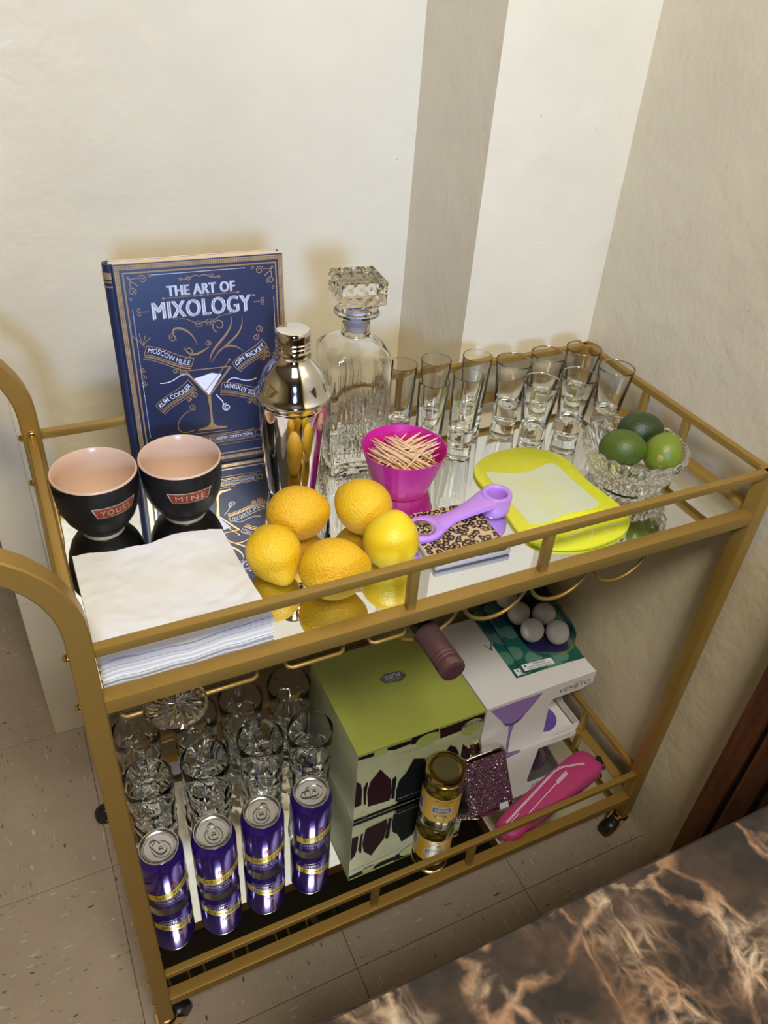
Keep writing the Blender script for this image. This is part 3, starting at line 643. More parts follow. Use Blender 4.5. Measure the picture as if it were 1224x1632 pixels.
# ------------------------------------------------------------ upper shelf: pink cup of toothpicks
PINK = mat('magenta_silicone', (.56, .014, .26), .36, var=.04)
pc = thing('silicone_cup', 'bright magenta fluted silicone baking cup filled with toothpicks', 'cup', (.4025, .2061, ZT))
flute = lambda r, z, a, i: r * (1 + .012 * (abs(sin(a * 14)) - .5) * (1 if i < 6 else -.0))
MB().lathe([(0, .0003), (.0310, .0003), (.0330, .0015), (.0385, .019), (.0442, .038), (.0500, .0570), (.0503, .0577), (.0497, .0577), (.0436, .038), (.0379, .019), (.0322, .0025), (0, .0022)], 112, fn=flute).obj('cup_wall', PINK, pc, 60)
pick = MB().lathe([(0, -.0325), (.00035, -.0318), (.00098, -.026), (.00098, .026), (.00035, .0318), (0, .0325)], 7)
proto = None
ccx, ccy = .4025, .2061
for k in range(150):
    ln = .0325
    left = k % 5 < 3
    lay = k / 150
    for tr_ in range(60):
        if left: az = R(random.gauss(124, 7 + 6 * (1 - lay)))
        else: az = R(random.gauss(8, 12))
        tilt = R(random.uniform(2, 9) + 8 * lay)
        cx = random.uniform(-.022, .022); cy_ = random.uniform(-.024, .020); cz = .022 + .031 * lay
        if left: cx -= .006; cy_ -= .004
        else: cx += .008; cy_ -= .002
        d = Vector((cos(az) * cos(tilt), sin(az) * cos(tilt), sin(tilt)))
        ok = True
        for s in (-1, 1):
            e_ = Vector((cx, cy_, cz)) + d * (s * ln); rmax = .0322 + (.0497 - .0322) * min(1, max(0, e_.z - .0025) / .055) - .0012
            if math.hypot(e_.x, e_.y) > rmax or e_.z < .004: ok = False
        if ok: break
    if not ok: continue
    if proto is None: proto = pick.obj('toothpick', PICKWOOD, None, 40); o = proto; tag(o, 'slender wooden toothpick lying in the magenta cup', 'toothpick', 'toothpicks in the magenta cup')
    else: o = proto.copy(); C.objects.link(o)
    o.location = (ccx + cx, ccy + cy_, ZT + cz); o.rotation_euler = d.to_track_quat('Z', 'Y').to_euler()

# ------------------------------------------------------------ upper shelf: lemons
def citrus(name, col, bumpy, scale_):
    return mat(name, col, .36, 0, 0, 1.45, var=.10, vscale=22, bump=bumpy, bscale=scale_, sss=.08)
LEM = [citrus('lemon_skin_orange', (.80, .44, .014), .9, 520), citrus('lemon_skin', (.82, .50, .012), .9, 520), citrus('lemon_skin_pale', (.82, .60, .018), .35, 520), citrus('lemon_skin_deep', (.80, .49, .012), .8, 520), citrus('lemon_skin_warm', (.80, .46, .012), .9, 520)]
STEMB = mat('dried_stem', (.30, .22, .05), .7, var=.3)
def fruit(name, label, cat, loc, rl, rr, axis, m, group, nub=.12, spot=True):
    t = thing(name, label, cat, loc, group=group)
    t.rotation_euler = Vector(axis).normalized().to_track_quat('Z', 'Y').to_euler()
    pr = []
    N_ = 22
    for k in range(N_ + 1):
        a = -pi / 2 + pi * k / N_; z = sin(a) * rl; r = cos(a) * rr * (1 - .04 * sin(a))
        if k == N_: r = 0
        pr.append([r, z])
    for q_ in pr:
        f = q_[1] / rl
        if f > .80: q_[1] += rl * nub * ((f - .80) / .20) ** 1.5 * 1.0; 
        if f < -.88: q_[1] -= rl * nub * .35 * ((-f - .88) / .12)
    pr[0][0] = 0
    MB().lathe([tuple(q_) for q_ in pr], 40, fn=lambda r, z, a, i: r * (1 + .012 * sin(3 * a + z * 60) + .008 * sin(5 * a))).obj('skin', m, t, 180)
    zt_ = pr[-1][1] if nub > .05 else -rl
    if spot: MB().lathe([(0, -rl * (1 + .35 * nub) - .0006), (.0022, -rl * (1 + .35 * nub) - .0002), (.0030, -rl * (1 + .35 * nub) + .0012), (0, -rl * (1 + .35 * nub) + .0012)], 10).obj('stem_scar', STEMB, t, 60)
    return t
G = 'lemons on the upper shelf'
fruit('lemon', 'dimpled orange-tinged lemon lying in front of the steel shaker', 'lemon', (.2532, .1613, ZT + .0306), .034, .0300, (1, -.12, .02), LEM[0], G, .06)
fruit('lemon', 'round golden lemon touching the magenta cup of toothpicks', 'lemon', (.3245, .1470, ZT + .0312), .0325, .0308, (-.5, .75, .2), LEM[1], G, .08)
fruit('lemon', 'smooth bright yellow lemon beside the leopard-print coaster', 'lemon', (.3285, .0835, ZT + .0302), .0310, .0295, (.25, .2, .9), LEM[2], G, .08)
fruit('lemon', 'lemon with its pointed nub facing out beside the napkins', 'lemon', (.2072, .1075, ZT + .0288), .0300, .0282, (.10, -.80, -.42), LEM[3], G, .20)
fruit('lemon', 'large golden lemon lying closest to the guard rail', 'lemon', (.2545, .0610, ZT + .0318), .0345, .0312, (.95, -.25, .05), LEM[4], G, .08)

# ------------------------------------------------------------ upper shelf: coaster and bottle opener
def leopard():
    m = bpy.data.materials.new('leopard_print'); m.use_nodes = True; nt = m.node_tree; N = nt.nodes; L = nt.links; b = N['Principled BSDF']
    tc = N.new('ShaderNodeTexCoord'); nz = N.new('ShaderNodeTexNoise'); nz.inputs['Scale'].default_value = 130; L.new(tc.outputs['Object'], nz.inputs['Vector'])
    ma = N.new('ShaderNodeVectorMath'); ma.operation = 'MULTIPLY_ADD'; ma.inputs[1].default_value = (.007, .007, .0); L.new(nz.outputs['Color'], ma.inputs[0]); L.new(tc.outputs['Object'], ma.inputs[2])
    v = N.new('ShaderNodeTexVoronoi'); v.voronoi_dimensions = '2D'; v.inputs['Scale'].default_value = 120; v.inputs['Randomness'].default_value = .8; L.new(ma.outputs[0], v.inputs['Vector'])
    r = N.new('ShaderNodeValToRGB'); r.color_ramp.interpolation = 'CONSTANT'; e = r.color_ramp.elements
    e[0].position = 0; e[0].color = (.44, .25, .10, 1); e[1].position = .20; e[1].color = (.012, .009, .008, 1); k = e.new(.50); k.color = (.58, .41, .22, 1)
    n2 = N.new('ShaderNodeTexNoise'); n2.inputs['Scale'].default_value = 220; L.new(tc.outputs['Object'], n2.inputs['Vector'])
    ad = N.new('ShaderNodeMath'); ad.operation = 'MULTIPLY_ADD'; ad.inputs[1].default_value = .5; L.new(n2.outputs['Fac'], ad.inputs[0]); L.new(v.outputs['Distance'], ad.inputs[2])
    sb = N.new('ShaderNodeMath'); sb.operation = 'SUBTRACT'; sb.inputs[1].default_value = .25; L.new(ad.outputs[0], sb.inputs[0]); L.new(sb.outputs[0], r.inputs[0])
    L.new(r.outputs[0], b.inputs['Base Color']); b.inputs['Roughness'].default_value = .4
    return m
ct = thing('drink_coaster', 'square leopard-print coaster with cream edges under the bottle opener', 'coaster', (.4150, .0955, ZT), (0, 0, R(-2.2)))
MB().box(-.0465, .0465, -.0465, .0465, .0016, .0078, .0012).obj('slab', mat('cream_stone', (.66, .58, .52), .5), ct, 40)
MB().box(-.0455, .0455, -.0455, .0455, .0079, .0083).obj('print_top', leopard(), ct)
for x in (-.036, .036):
    for y in (-.036, .036): MB().lathe([(0, 0), (.005, 0), (.005, .0016), (0, .0016)], 12, (x, y, 0)).obj('foot_pad', BLACK, ct)

LAV = mat('lavender_plastic', (.50, .25, .78), .32, var=.02)
op = thing('bottle_opener', 'lavender plastic bottle opener with steel-lined hole and ring end', 'bottle opener', (.4150, .1130, ZT + .0085), (0, 0, R(8))); op.scale = (1.12, 1.08, 1.08)
# outline along local x: head (-) to ring (+)
def hw(x):
    if x < -.030: return .0190 * math.sqrt(max(0, 1 - ((-.030 - x) / .0175) ** 2)) ** .6
    if x < .005: t = (x + .030) / .035; return .0190 + (.0085 - .0190) * (3 * t * t - 2 * t ** 3)
    if x < .050: t = (x - .005) / .045; return .0085 + (.0150 - .0085) * t * t
    return .0150
def zc(x): return .0032 if x < -.02 else .0032 + .0095 * min(1, (x + .02) / .075) ** 1.4
V = []; F = []; nx = 36; ny = 14
xs = [-.0474 + (.066 + .0474) * i / nx for i in range(nx + 1)]
def hole(x, y): return ((x + .0315) / .0125) ** 2 + (y / (.0110 + .10 * (x + .0315))) ** 2 < 1
b = MB()
# build as two skins over a polar-mapped head with the hole, plus a swept handle
hn = 40; hd = []
for k in range(hn):
    a = 2 * pi * k / hn
    ri = 1 / math.sqrt((cos(a) / .0118) ** 2 + (sin(a) / .0128) ** 2)
    ro = ri
    while True:
        x = -.0315 + ro * cos(a); y = ro * sin(a)
        if x < -.0470 or abs(y) > hw(x) or x > -.012: break
        ro += .0003
    hd.append((a, ri, ro))
for k in range(hn):
    a, ri, ro = hd[k]
    ring = []
    for r_, z_ in ((ri, -.0022), (ri, .0022), (ri + .0012, .0032), (ro - .0012, .0032), (ro, .0020), (ro, -.0020), (ro - .0012, -.0030), (ri + .001, -.0030)):
        x = -.0315 + r_ * cos(a); y = r_ * sin(a); V.append((x, y, zc(x) + z_))
for k in range(hn):
    for j in range(8): F.append((k * 8 + j, k * 8 + (j + 1) % 8, ((k + 1) % hn) * 8 + (j + 1) % 8, ((k + 1) % hn) * 8 + j))
b.add(V, F)
V = []; F = []; xs = [-.013 + (.052 + .013) * i / 18 for i in range(19)]
for x in xs:
    h_ = hw(x); z_ = zc(x); th = .0032 + .0016 * max(0, x) / .05
    for y, zz in ((-h_, -.4), (-h_ * .96, .55), (-h_ * .75, 1), (h_ * .75, 1), (h_ * .96, .55), (h_, -.4), (h_ * .7, -1), (-h_ * .7, -1)): V.append((x, y, z_ + zz * th))
for i in range(18):
    for j in range(8): F.append((i * 8 + j, i * 8 + (j + 1) % 8, i * 8 + 8 + (j + 1) % 8, i * 8 + 8 + j))
F += [tuple(range(8))[::-1], tuple(18 * 8 + j for j in range(8))]
b.add(V, F).obj('handle', LAV, op, 55)
MB().lathe([(.0108, -.0055), (.0150, -.0055), (.0162, -.0045), (.0168, .0150), (.0160, .0172), (.0140, .0180), (.0118, .0172), (.0108, .0150)], 40, (.0625, 0, 0), closed=True).obj('ring_end', LAV, op, 55)
MB().lathe([(.0105, -.0024), (.0125, -.0024), (.0127, .0026), (.0105, .0026)], 36, (-.0315, 0, .0034), fn=lambda r, z, a, i: (r - .0012) / math.sqrt((cos(a) / 1.0) ** 2 + (sin(a) / 1.085) ** 2), closed=True).obj('steel_liner', CHROME_SATIN, op, 40)

# ------------------------------------------------------------ upper shelf: yellow chopping mat
out = [(.501, .201), (.519, .218), (.547, .229), (.576, .231), (.604, .223), (.621, .210), (.630, .191), (.634, .174), (.632, .154), (.629, .135), (.631, .106), (.635, .075), (.632, .052), (.616, .035), (.593, .025), (.556, .021), (.530, .025), (.501, .038), (.489, .053), (.487, .078), (.492, .109), (.496, .146), (.495, .177)]
def smooth_loop(p, it=2):
    for _ in range(it):
        q = []
        for a, c in zip(p, p[1:] + p[:1]): q += [(a[0] * .75 + c[0] * .25, a[1] * .75 + c[1] * .25), (a[0] * .25 + c[0] * .75, a[1] * .25 + c[1] * .75)]
        p = q
    return p
cxm, cym = .5625, .125
loc_out = smooth_loop([(x - cxm, y - cym) for x, y in out])
LIMEY = mat('lime_yellow_plastic', (.72, .72, .03), .28, 0, .10, var=.03)
MILKY = mat('frosted_plastic', (.66, .69, .46), .38, 0, .12, var=.03, vscale=15)
cm = thing('chopping_mat', 'translucent chopping mat with lime-yellow border and lemon slice', 'chopping board', (cxm, cym, ZT))
def ring_prism(b, loop, z_list):
    n = len(loop); V = []; F = []
    for s_, z in z_list: V += [(x * s_, y * s_, z) for x, y in loop]
    for q in range(len(z_list) - 1):
        for i in range(n): F.append((q * n + i, q * n + (i + 1) % n, (q + 1) * n + (i + 1) % n, (q + 1) * n + i))
    F.append(tuple(range(n))[::-1]); F.append(tuple((len(z_list) - 1) * n + i for i in range(n)))
    b.add(V, F)
b = MB(); ring_prism(b, loc_out, [(.985, .0003), (1.0, .0012), (1.0, .0038), (.988, .0048)]); b.obj('mat_body', LIMEY, cm, 40)
pin = [(.515, .194), (.529, .184), (.553, .174), (.579, .175), (.608, .184), (.612, .165), (.610, .142), (.612, .113), (.612, .082), (.590, .081), (.572, .083), (.553, .083), (.537, .077), (.507, .078), (.508, .097), (.509, .126), (.510, .156), (.511, .181)]
b = MB(); b.prism(smooth_loop([(x - cxm, y - cym) for x, y in pin], 1), .0046, .0052); b.obj('frosted_panel', MILKY, cm)
sl = smooth_loop([(x - cxm, y - cym) for x, y in [(.5355, .0755), (.553, .081), (.572, .0805), (.599, .0775), (.619, .068), (.624, .049), (.606, .034), (.572, .030), (.545, .033), (.527, .044), (.526, .060)]])
MB().prism(sl, .0046, .0051).obj('lemon_slice', mat('lemon_yellow_print', (.80, .78, .02), .3, var=.05), cm)
b = MB(); scx, scy = .576 - cxm, .052 - cym
for k in range(8):
    a = .3 + k * pi / 4; b.ribbon([(scx + .006 * cos(a), scy + .005 * sin(a)), (scx + .040 * cos(a), scy + .022 * sin(a))], .0012, lambda x, y: (x, y, .0054), .0022)
b.obj('slice_segments', mat('pale_pith', (.80, .82, .42), .4), cm)
b = MB(); rd = random.Random(3)
for k in range(26):
    y0 = .162 - k * .0029 + rd.uniform(-.001, .001); x0 = .532 + rd.uniform(0, .012) + (.010 if 8 < k < 16 else 0); l = rd.uniform(.012, .042)
    b.ribbon([(x0 - cxm, y0 - cym), (x0 + l * .5 - cxm, y0 + .002 - cym), (min(x0 + l, .600) - cxm, y0 + rd.uniform(-.001, .003) - cym)], .0007, lambda x, y: (x, y, .0054))
b.obj('script_print', mat('faint_yellow_print', (.70, .70, .22), .4), cm)

# ------------------------------------------------------------ upper shelf: shot glasses
def shot(name, label, loc, prof_o, prof_i, group):
    t = MB().lathe(prof_o + prof_i, 44).obj(name, GLASS, None, 38, loc); return tag(t, label, 'shot glass', group)
TP_O = [(0, 0), (.0150, 0), (.0166, .0012), (.0170, .004), (.0178, .024), (.0246, .0885), (.0248, .0896)]
TP_I = [(.0244, .0902), (.0238, .0896), (.0234, .0880), (.0163, .0285), (.0150, .0250), (.0100, .0235), (0, .0230)]
TL_O = [(0, 0), (.0150, 0), (.0164, .0012), (.0168, .004), (.0198, .0985), (.0199, .0996)]
TL_I = [(.0195, .1000), (.0190, .0996), (.0187, .0980), (.0150, .0280), (.0130, .0215), (.0070, .0185), (0, .0180)]
tp = [((.6142, .3044), 'flared shot glass in the back row next to the tall straight ones'), ((.6733, .3082), 'flared shot glass in the middle of the back row'), ((.7325, .3080), 'flared shot glass in the corner of the guard rails'),
      ((.6175, .2429), 'flared shot glass in the front row next to a tall straight one'), ((.6752, .2413), 'flared shot glass in the middle of the front row'), ((.7397, .2445), 'flared shot glass behind the bowl of limes')]
pt = None
for (x, y), lb in tp:
    if pt is None: pt = shot('shot_glass', lb, (x, y, ZT + .0006), TP_O, TP_I, 'flared shot glasses')
    else: dup(pt, (x, y, ZT + .0006), 0, lb)
tl = [((.4540, .3235), 'tall straight shot glass half hidden behind the decanter'), ((.5028, .3217), 'tall straight shot glass second from the decanter against the rail'), ((.4721, .2704), 'tall straight shot glass right behind the magenta toothpick cup'),
      ((.5217, .2704), 'tall straight shot glass in the front row nearest the yellow mat'), ((.5611, .3146), 'tall straight shot glass in the back row nearest the flared ones')]
pt = None
for (x, y), lb in tl:
    if pt is None: pt = shot('tall_shot_glass', lb, (x, y, ZT + .0006), TL_O, TL_I, 'tall straight shot glasses')
    else: dup(pt, (x, y, ZT + .0006), 0, lb)

# ------------------------------------------------------------ upper shelf: cut glass bowl with limes
bx, by = .682, .122
def cut(r, z, a, i):
    if i < 13:
        t = z / .055
        n = 22; w = abs(((a * n / (2 * pi) + (t * 3.0)) % 1) - .5) * 2; w2 = abs(((a * n / (2 * pi) - (t * 3.0)) % 1) - .5) * 2
        return r + .0042 * (min(w, w2) - .5) * (1 if z > .002 else .3)
    return r
bo = [(0, 0), (.034, 0), (.040, .0010)] + [(.043 + (.0655 - .043) * (k / 9) ** .8, .004 + .046 * k / 9) for k in range(10)]
bi = [(.0655, .0525), (.0635, .0550), (.0605, .0548), (.0595, .0520), (.0540, .0400), (.0470, .0300), (.036, .0255), (.020, .0240), (0, .0238)]
def bf(r, z, a, i):
    if i >= 13 and z > .050: return r
    return cut(r, z, a, i)
o = MB().lathe(bo + bi, 132, fn=bf); nn = 132
for k, v in enumerate(o.V):      # scalloped lip
    if v[2] > .049: o.V[k] = (v[0], v[1], v[2] + .0026 * (abs(sin(11 * math.atan2(v[1], v[0]))) - .5))
o = o.obj('cut_glass_bowl', GLASS, None, 25, (bx, by, ZT + .0006)); tag(o, 'heavy cut crystal bowl with scalloped rim holding limes', 'bowl')
LIM = [citrus('lime_skin', (.070, .105, .010), .35, 520), citrus('lime_skin_dark', (.026, .046, .010), .35, 520), citrus('lime_skin_light', (.165, .215, .016), .2, 520)]
fruit('lime', 'mid-green lime at the edge of the crystal bowl nearest the yellow mat', 'lime', (.653, .1140, ZT + .0580), .0275, .0235, (.75, -.55, .1), LIM[0], 'limes in the crystal bowl', .10, False)
fruit('lime', 'darkest green lime at the back of the crystal bowl', 'lime', (.7015, .1400, ZT + .0590), .0285, .0235, (.9, -.3, .1), LIM[1], 'limes in the crystal bowl', .08, False)
t = fruit('lime', 'pale green lime with a tan blemish in the crystal bowl', 'lime', (.6955, .0890, ZT + .0570), .0250, .0232, (.3, .2, .9), LIM[2], 'limes in the crystal bowl', .05, False)
sd = (Vector((.013, -.48, 1.05)) - Vector((.6955, .089, ZT + .057))).normalized(); sd = (sd + Vector((-.15, 0, -.12))).normalized()
mloc = t.rotation_euler.to_matrix().transposed() @ sd
V, F = [], []
qd = mloc.to_track_quat('Z', 'Y')
bl = MB().lathe([(0, .0237), (.0020, .02362), (.0042, .0231), (.0046, .0222), (0, .0215)], 14, M=qd.to_matrix().to_4x4()); bl.obj('blemish', mat('tan_blemish', (.36, .26, .06), .5, var=.4, vscale=400), t, 60)

# ------------------------------------------------------------ lower shelf: highball glasses
def facet(r, z, a, i):
    if i < 3 or i > 21: return r
    n = 7; t = (z - .006) / .095
    w = (a * n / (2 * pi) + .5 * int(t * 2.999)) % 1; q = (t * 3) % 1
    d = max(abs(w - .5) * 2, abs(q - .5) * 2 * .9)
    d2 = abs(abs(w - .5) + abs(q - .5) - .5)
    return r - .0020 * (d ** 2) + .0008 * max(0, .25 - d2) * 4 - .0006 + .0006 * sin(a * 5 + z * 260)
ho = [(0, 0), (.0250, 0), (.0300, .0015)] + [(.0322 + .0020 * (k / 18), .005 + k * .0056) for k in range(19)] + [(.0346, .112), (.0350, .135), (.0354, .1508), (.0352, .1520)]
hi = [(.0341, .1520), (.0338, .1505), (.0332, .120), (.0322, .100), (.0310, .060), (.0300, .020), (.0280, .0135), (.018, .0115), (0, .0110)]
HB = [((.0571, .3239), 'highball glass in the back row beside the cart leg, under the star-embossed glass disc'), ((.1449, .3230), 'highball glass in the back row second from the cart leg'), ((.2190, .3250), 'highball glass in the back row third from the cart leg'), ((.2990, .3227), 'highball glass in the back row next to the green box'),
      ((.0560, .2338), 'highball glass in the front row behind the can next to the leg'), ((.1387, .2348), 'highball glass in the front row behind the second can from the leg'), ((.2240, .2402), 'highball glass in the front row behind the third can from the leg'), ((.2983, .2260), 'highball glass in the front row behind the can touching the green box')]
pt = None
for k, ((x, y), lb) in enumerate(HB):
    if pt is None:
        pt = MB().lathe(ho + hi, 84, fn=facet).obj('highball_glass', GLASS_B, None, 28, (x, y, ZL + .0006)); tag(pt, lb, 'glass', 'pressed highball glasses')
    else: dup(pt, (x, y, ZL + .0006), k * .7, lb)

# glass disc resting on the rack wires
b = MB(); V = []; F = []
dr_ = random.Random(5)
def disc(r, z, a, i): return r
prof = [(0, -.0016), (.012, -.0016), (.026, -.0014), (.0288, 0), (.026, .0022), (.022, .0020), (.018, .0020), (.014, .0020), (.010, .0020), (.006, .0020), (0, .0020)]
b.lathe(prof, 60)
for k, v in enumerate(b.V):
    if v[2] > .0015 and math.hypot(v[0], v[1]) < .027: b.V[k] = (v[0] + dr_.uniform(-.0004, .0004), v[1] + dr_.uniform(-.0004, .0004), v[2] + dr_.uniform(-.0007, .0007))
o = b.obj('glass_disc', GLASS, None, None, (.0775, .0020, .661 + .0050)); tag(o, 'round textured clear glass disc resting on the stemware rack wires', 'glass disc')

# ------------------------------------------------------------ lower shelf: purple cans
PURP = mat('purple_can_enamel', (.060, .026, .33), .15, .55, var=.10, vscale=25)
ALU = mat('aluminium', (.62, .61, .60), .24, 1.0, var=.05)
YEL = mat('yellow_can_print', (.80, .62, .03), .3, .25)
LIL = mat('lilac_can_print', (.40, .33, .66), .35, .2)
REDP = mat('red_print', (.55, .06, .05), .4)
def can(label, loc, rz, tabrot):
    t = thing('drink_can', label, 'can', loc, (0, 0, rz), group='purple ginger ale cans')
    MB().lathe([(.0305, .0085), (.0312, .0105), (.0312, .1070), (.0306, .1105), (.0282, .1165), (.0264, .1192), (.0262, .1198)], 56).obj('body', PURP, t, 60)
    MB().lathe([(0, .0065), (.0200, .0035), (.0235, .0004), (.0252, .0004), (.0278, .0040), (.0305, .0085), (0, .0085)], 48).obj('base', ALU, t, 50)
    ld = MB().lathe([(.0262, .1198), (.0266, .1212), (.0262, .1222), (.0254, .1222), (.0249, .1210), (.0246, .1180), (.0232, .1172), (.0224, .1186), (.0200, .1188), (.0196, .1184), (.0120, .1184), (0, .1186)], 56).obj('lid', ALU, t, 40)
    b = MB(); a = tabrot
    def tz(V): return [(x * cos(a) - y * sin(a), x * sin(a) + y * cos(a), z) for x, y, z in V]
    ring = [(.0072 * cos(u) * (1 if cos(u) < 0 else 1), .0) for u in (0,)]
    pts = [(-.004 + .0066 * cos(u), .0066 * sin(u), .1200) for u in [R(90 + k * 15) for k in range(13)]] + [(.010 + .0052 * cos(u), .0052 * sin(u), .1200) for u in [R(-90 + k * 15) for k in range(13)]]
    tb_ = MB(); tb_.tube(tz(pts), .0011, 6, True); tb_.add(tz([(-.010, -.0055, .1198), (.002, -.0060, .1198), (.002, .0060, .1198), (-.010, .0055, .1198), (-.010, -.0055, .1205), (.002, -.0060, .1205), (.002, .0060, .1205), (-.010, .0055, .1205)]), [(0, 3, 2, 1), (4, 5, 6, 7), (0, 1, 5, 4), (1, 2, 6, 5), (2, 3, 7, 6), (3, 0, 4, 7)])
    tb_.lathe([(0, .1192), (.0030, .1192), (.0032, .1212), (.0018, .1218), (0, .1218)], 16, (tz([(-.004, 0, 0)])[0][0], tz([(-.004, 0, 0)])[0][1], 0))
    tb_.obj('pull_tab', ALU, ld, 50)
    b = MB(); b.tube(tz([(.000 + .0135 * cos(u) - .004, .0115 * sin(u), .1187) for u in [R(k * 15) for k in range(24)]]), .0007, 5, True); b.obj('score_line', ALU, ld, 60)
    on = lambda d: (lambda u, z: ((.0312 + d) * sin(u / .0312), -(.0312 + d) * cos(u / .0312), z))
    zb = lambda u: .0485 + .0085 * sin((u / .0312 - .10) * 1.2)
    b = MB(); n = 40; us = [.0312 * R(-66 + 150 * k / n) for k in range(n + 1)]
    V = []
    for u in us: V += [on(.00025)(u, zb(u) - .0074), on(.00025)(u, zb(u) + .0074)]
    b.add(V, [(2 * k, 2 * k + 2, 2 * k + 3, 2 * k + 1) for k in range(n)]); b.obj('brand_band', YEL, t, 60)
    b = MB(); V, F = txt('Schweppes', .0520, .0125, .004); u0 = .0312 * R(2)
    b.flat([(x + u0, y + zb(x + u0)) for x, y in V], F, on(.0006)); b.obj('brand_lettering', BLACKINK, t)
    b = MB(); V, F = txt('GINGER ALE', .0430, .0062, .008); b.flat([(x - .0312 * R(10), y + .0300 + .0012 * sin(x * 40)) for x, y in V], F, on(.0004))
    V, F = txt('BLACKBERRY', .0300, .0034, .01); b.flat([(x - .0312 * R(4), y + .0370) for x, y in V], F, on(.0004))
    V, F = txt('NATURALLY FLAVORED', .0340, .0022, .0); b.flat([(x - .0312 * R(10), y + .0225) for x, y in V], F, on(.0004))
    b.obj('flavour_lettering', LIL, t)
    b = MB(); u0 = .0312 * R(4); b.ribbon([(u0 + .0046 * cos(w), .0665 + .0046 * sin(w)) for w in [2 * pi * k / 24 for k in range(25)]], .0012, on(.0005)); b.poly(ell(u0, .0665, .0024, .0024, 12), on(.0005)); b.obj('emblem', REDP, t)
    return t
can('purple ginger ale can standing next to the cart leg', (.0490, .1450, ZL), R(10), R(115))
can('purple ginger ale can second from the cart leg', (.1212, .1380, ZL), R(-3), R(95))
can('purple ginger ale can third from the cart leg', (.1930, .1410, ZL), R(-8), R(70))
can('purple ginger ale can standing next to the green glassware box', (.2687, .1436, ZL), R(4), R(175))

# ------------------------------------------------------------ lower shelf: green glassware box
OLIVE = mat('olive_card', (.33, .365, .065), .45, var=.04, vscale=20)
gb = thing('glassware_box', 'olive green cardboard glassware box printed with dark wine glasses', 'box', (.339, .1395, ZL))
GX, GY, GZ = .2165, .192, .174
MB().box(0, GX, 0, GY, 0, GZ - .0008, .0008).obj('carton', mat('pale_green_card', (.42, .45, .27), .4, var=.22, vscale=26), gb, 40)
MB().box(-.0004, GX + .0004, -.0004, GY + .0004, GZ - .0009, GZ + .0003).obj('top_panel', OLIVE, gb)
b = MB(); b.poly([(0, 0), (.088, 0), (.086, -.006), (.05, -.0045), (0, -.0035)], lambda x, z: (x, -.0009, GZ + z)); b.obj('tuck_flap', OLIVE, gb); b = MB(); b.poly([(.134, 0), (GX, 0), (GX, -.0035), (.135, -.0045)], lambda x, z: (x, -.0009, GZ + z)); b.obj('tuck_flap', OLIVE, gb)
gf = lambda d: (lambda x, z: (x - .339, -d, z - ZL))
b = MB(); f1 = gf(.0005)
for P_ in ([(.339, .272), (.365, .271), (.364, .261), (.339, .264)], [(.385, .272), (.425, .271), (.426, .259), (.400, .258), (.387, .263)], [(.425, .273), (.472, .273), (.475, .248), (.427, .256)],
           [(.435, .218), (.456, .208), (.459, .190), (.461, .139), (.461, .103), (.414, .103), (.412, .119), (.411, .150), (.414, .173), (.425, .188), (.431, .205)], [(.3395, .110), (.455, .110), (.455, .1025), (.3395, .1025)],
           [(.401, .183), (.406, .189), (.409, .182), (.409, .145), (.410, .129), (.404, .128)], [(.5, .218), (.512, .206), (.520, .186), (.520, .13), (.488, .13), (.486, .18), (.492, .205)], [(.470, .200), (.478, .208), (.484, .190), (.482, .135), (.467, .135)]): MB().poly(P_, f1).obj('glass_silhouette' if P_[0][1] < .23 else 'flap_print', mat('black_gloss_print', (.008, .011, .011), .8, spec=.04), gb)
b = MB(); f1 = gf(.0006)
for P_ in ([(.4735, .273), (.5545, .272), (.5555, .247), (.478, .245)], [(.3392, .212), (.347, .202), (.350, .185), (.351, .145), (.3392, .144)], [(.352, .187), (.357, .202), (.359, .198), (.358, .169), (.359, .142), (.355, .143)],
           [(.378, .222), (.390, .200), (.399, .184), (.403, .148), (.401, .127), (.363, .133), (.359, .174), (.363, .199), (.371, .211)], [(.524, .208), (.534, .195), (.540, .178), (.542, .135), (.524, .135)]): MB().poly(P_, f1).obj('glass_silhouette' if P_[0][1] < .23 else 'flap_print', mat('maroon_gloss_print', (.030, .010, .016), .8, spec=.04), gb)
f1 = gf(.0008)
for P_ in ([(.3655, .2715), (.3835, .271), (.3855, .256), (.3655, .257)], ell(.4555, .256, .021, .0135), ell(.5345, .247, .0195, .0185)): MB().poly(P_, f1).obj('green_leaf_print', mat('leaf_green_print', (.33, .42, .10), .4, var=.2, vscale=120), gb)
b = MB(); f1 = gf(.0010)
V, F = txt('FIRENZE', .042, .0065, .01, 1.2); b.flat(xf(V, .395, .1150), F, f1)
V, F = txt('4', .0055, .0085, .01); b.flat(xf(V, .3575, .1160), F, f1); b.ribbon([(.3575 + .0075 * cos(w), .1160 + .0075 * sin(w)) for w in [2 * pi * k / 24 for k in range(25)]], .0006, f1)
V, F = txt('STEMLESS GLASSES', .040, .003, .0, 1.1); b.flat(xf(V, .437, .1225), F, f1)
b.obj('silver_print', mat('silver_print', (.42, .42, .44), .35, .3), gb); b = MB()
for k in range(2): b.ribbon([(.3395, .2535 - k * .004), (.400, .2500 - k * .004), (.4700, .2400 - k * .004)], .0011, f1)
b.obj('seal_line', mat('silver_print', (.42, .42, .44), .35, .3), gb)
pl = [(.427, .257), (.440, .265), (.466, .262), (.473, .250), (.460, .242), (.434, .246)]
tp_ = lambda d: (lambda x, y: (x - .339, y - .1395, GZ + d))
b = MB(); b.poly(pl, tp_(.0006)); b.poly([(.518, .2585), (.552, .2585), (.556, .2555), (.552, .2525), (.518, .2525), (.514, .2555)], gf(.0012)); b.obj('brand_plate', mat('slate_print', (.085, .095, .11), .35), gb)
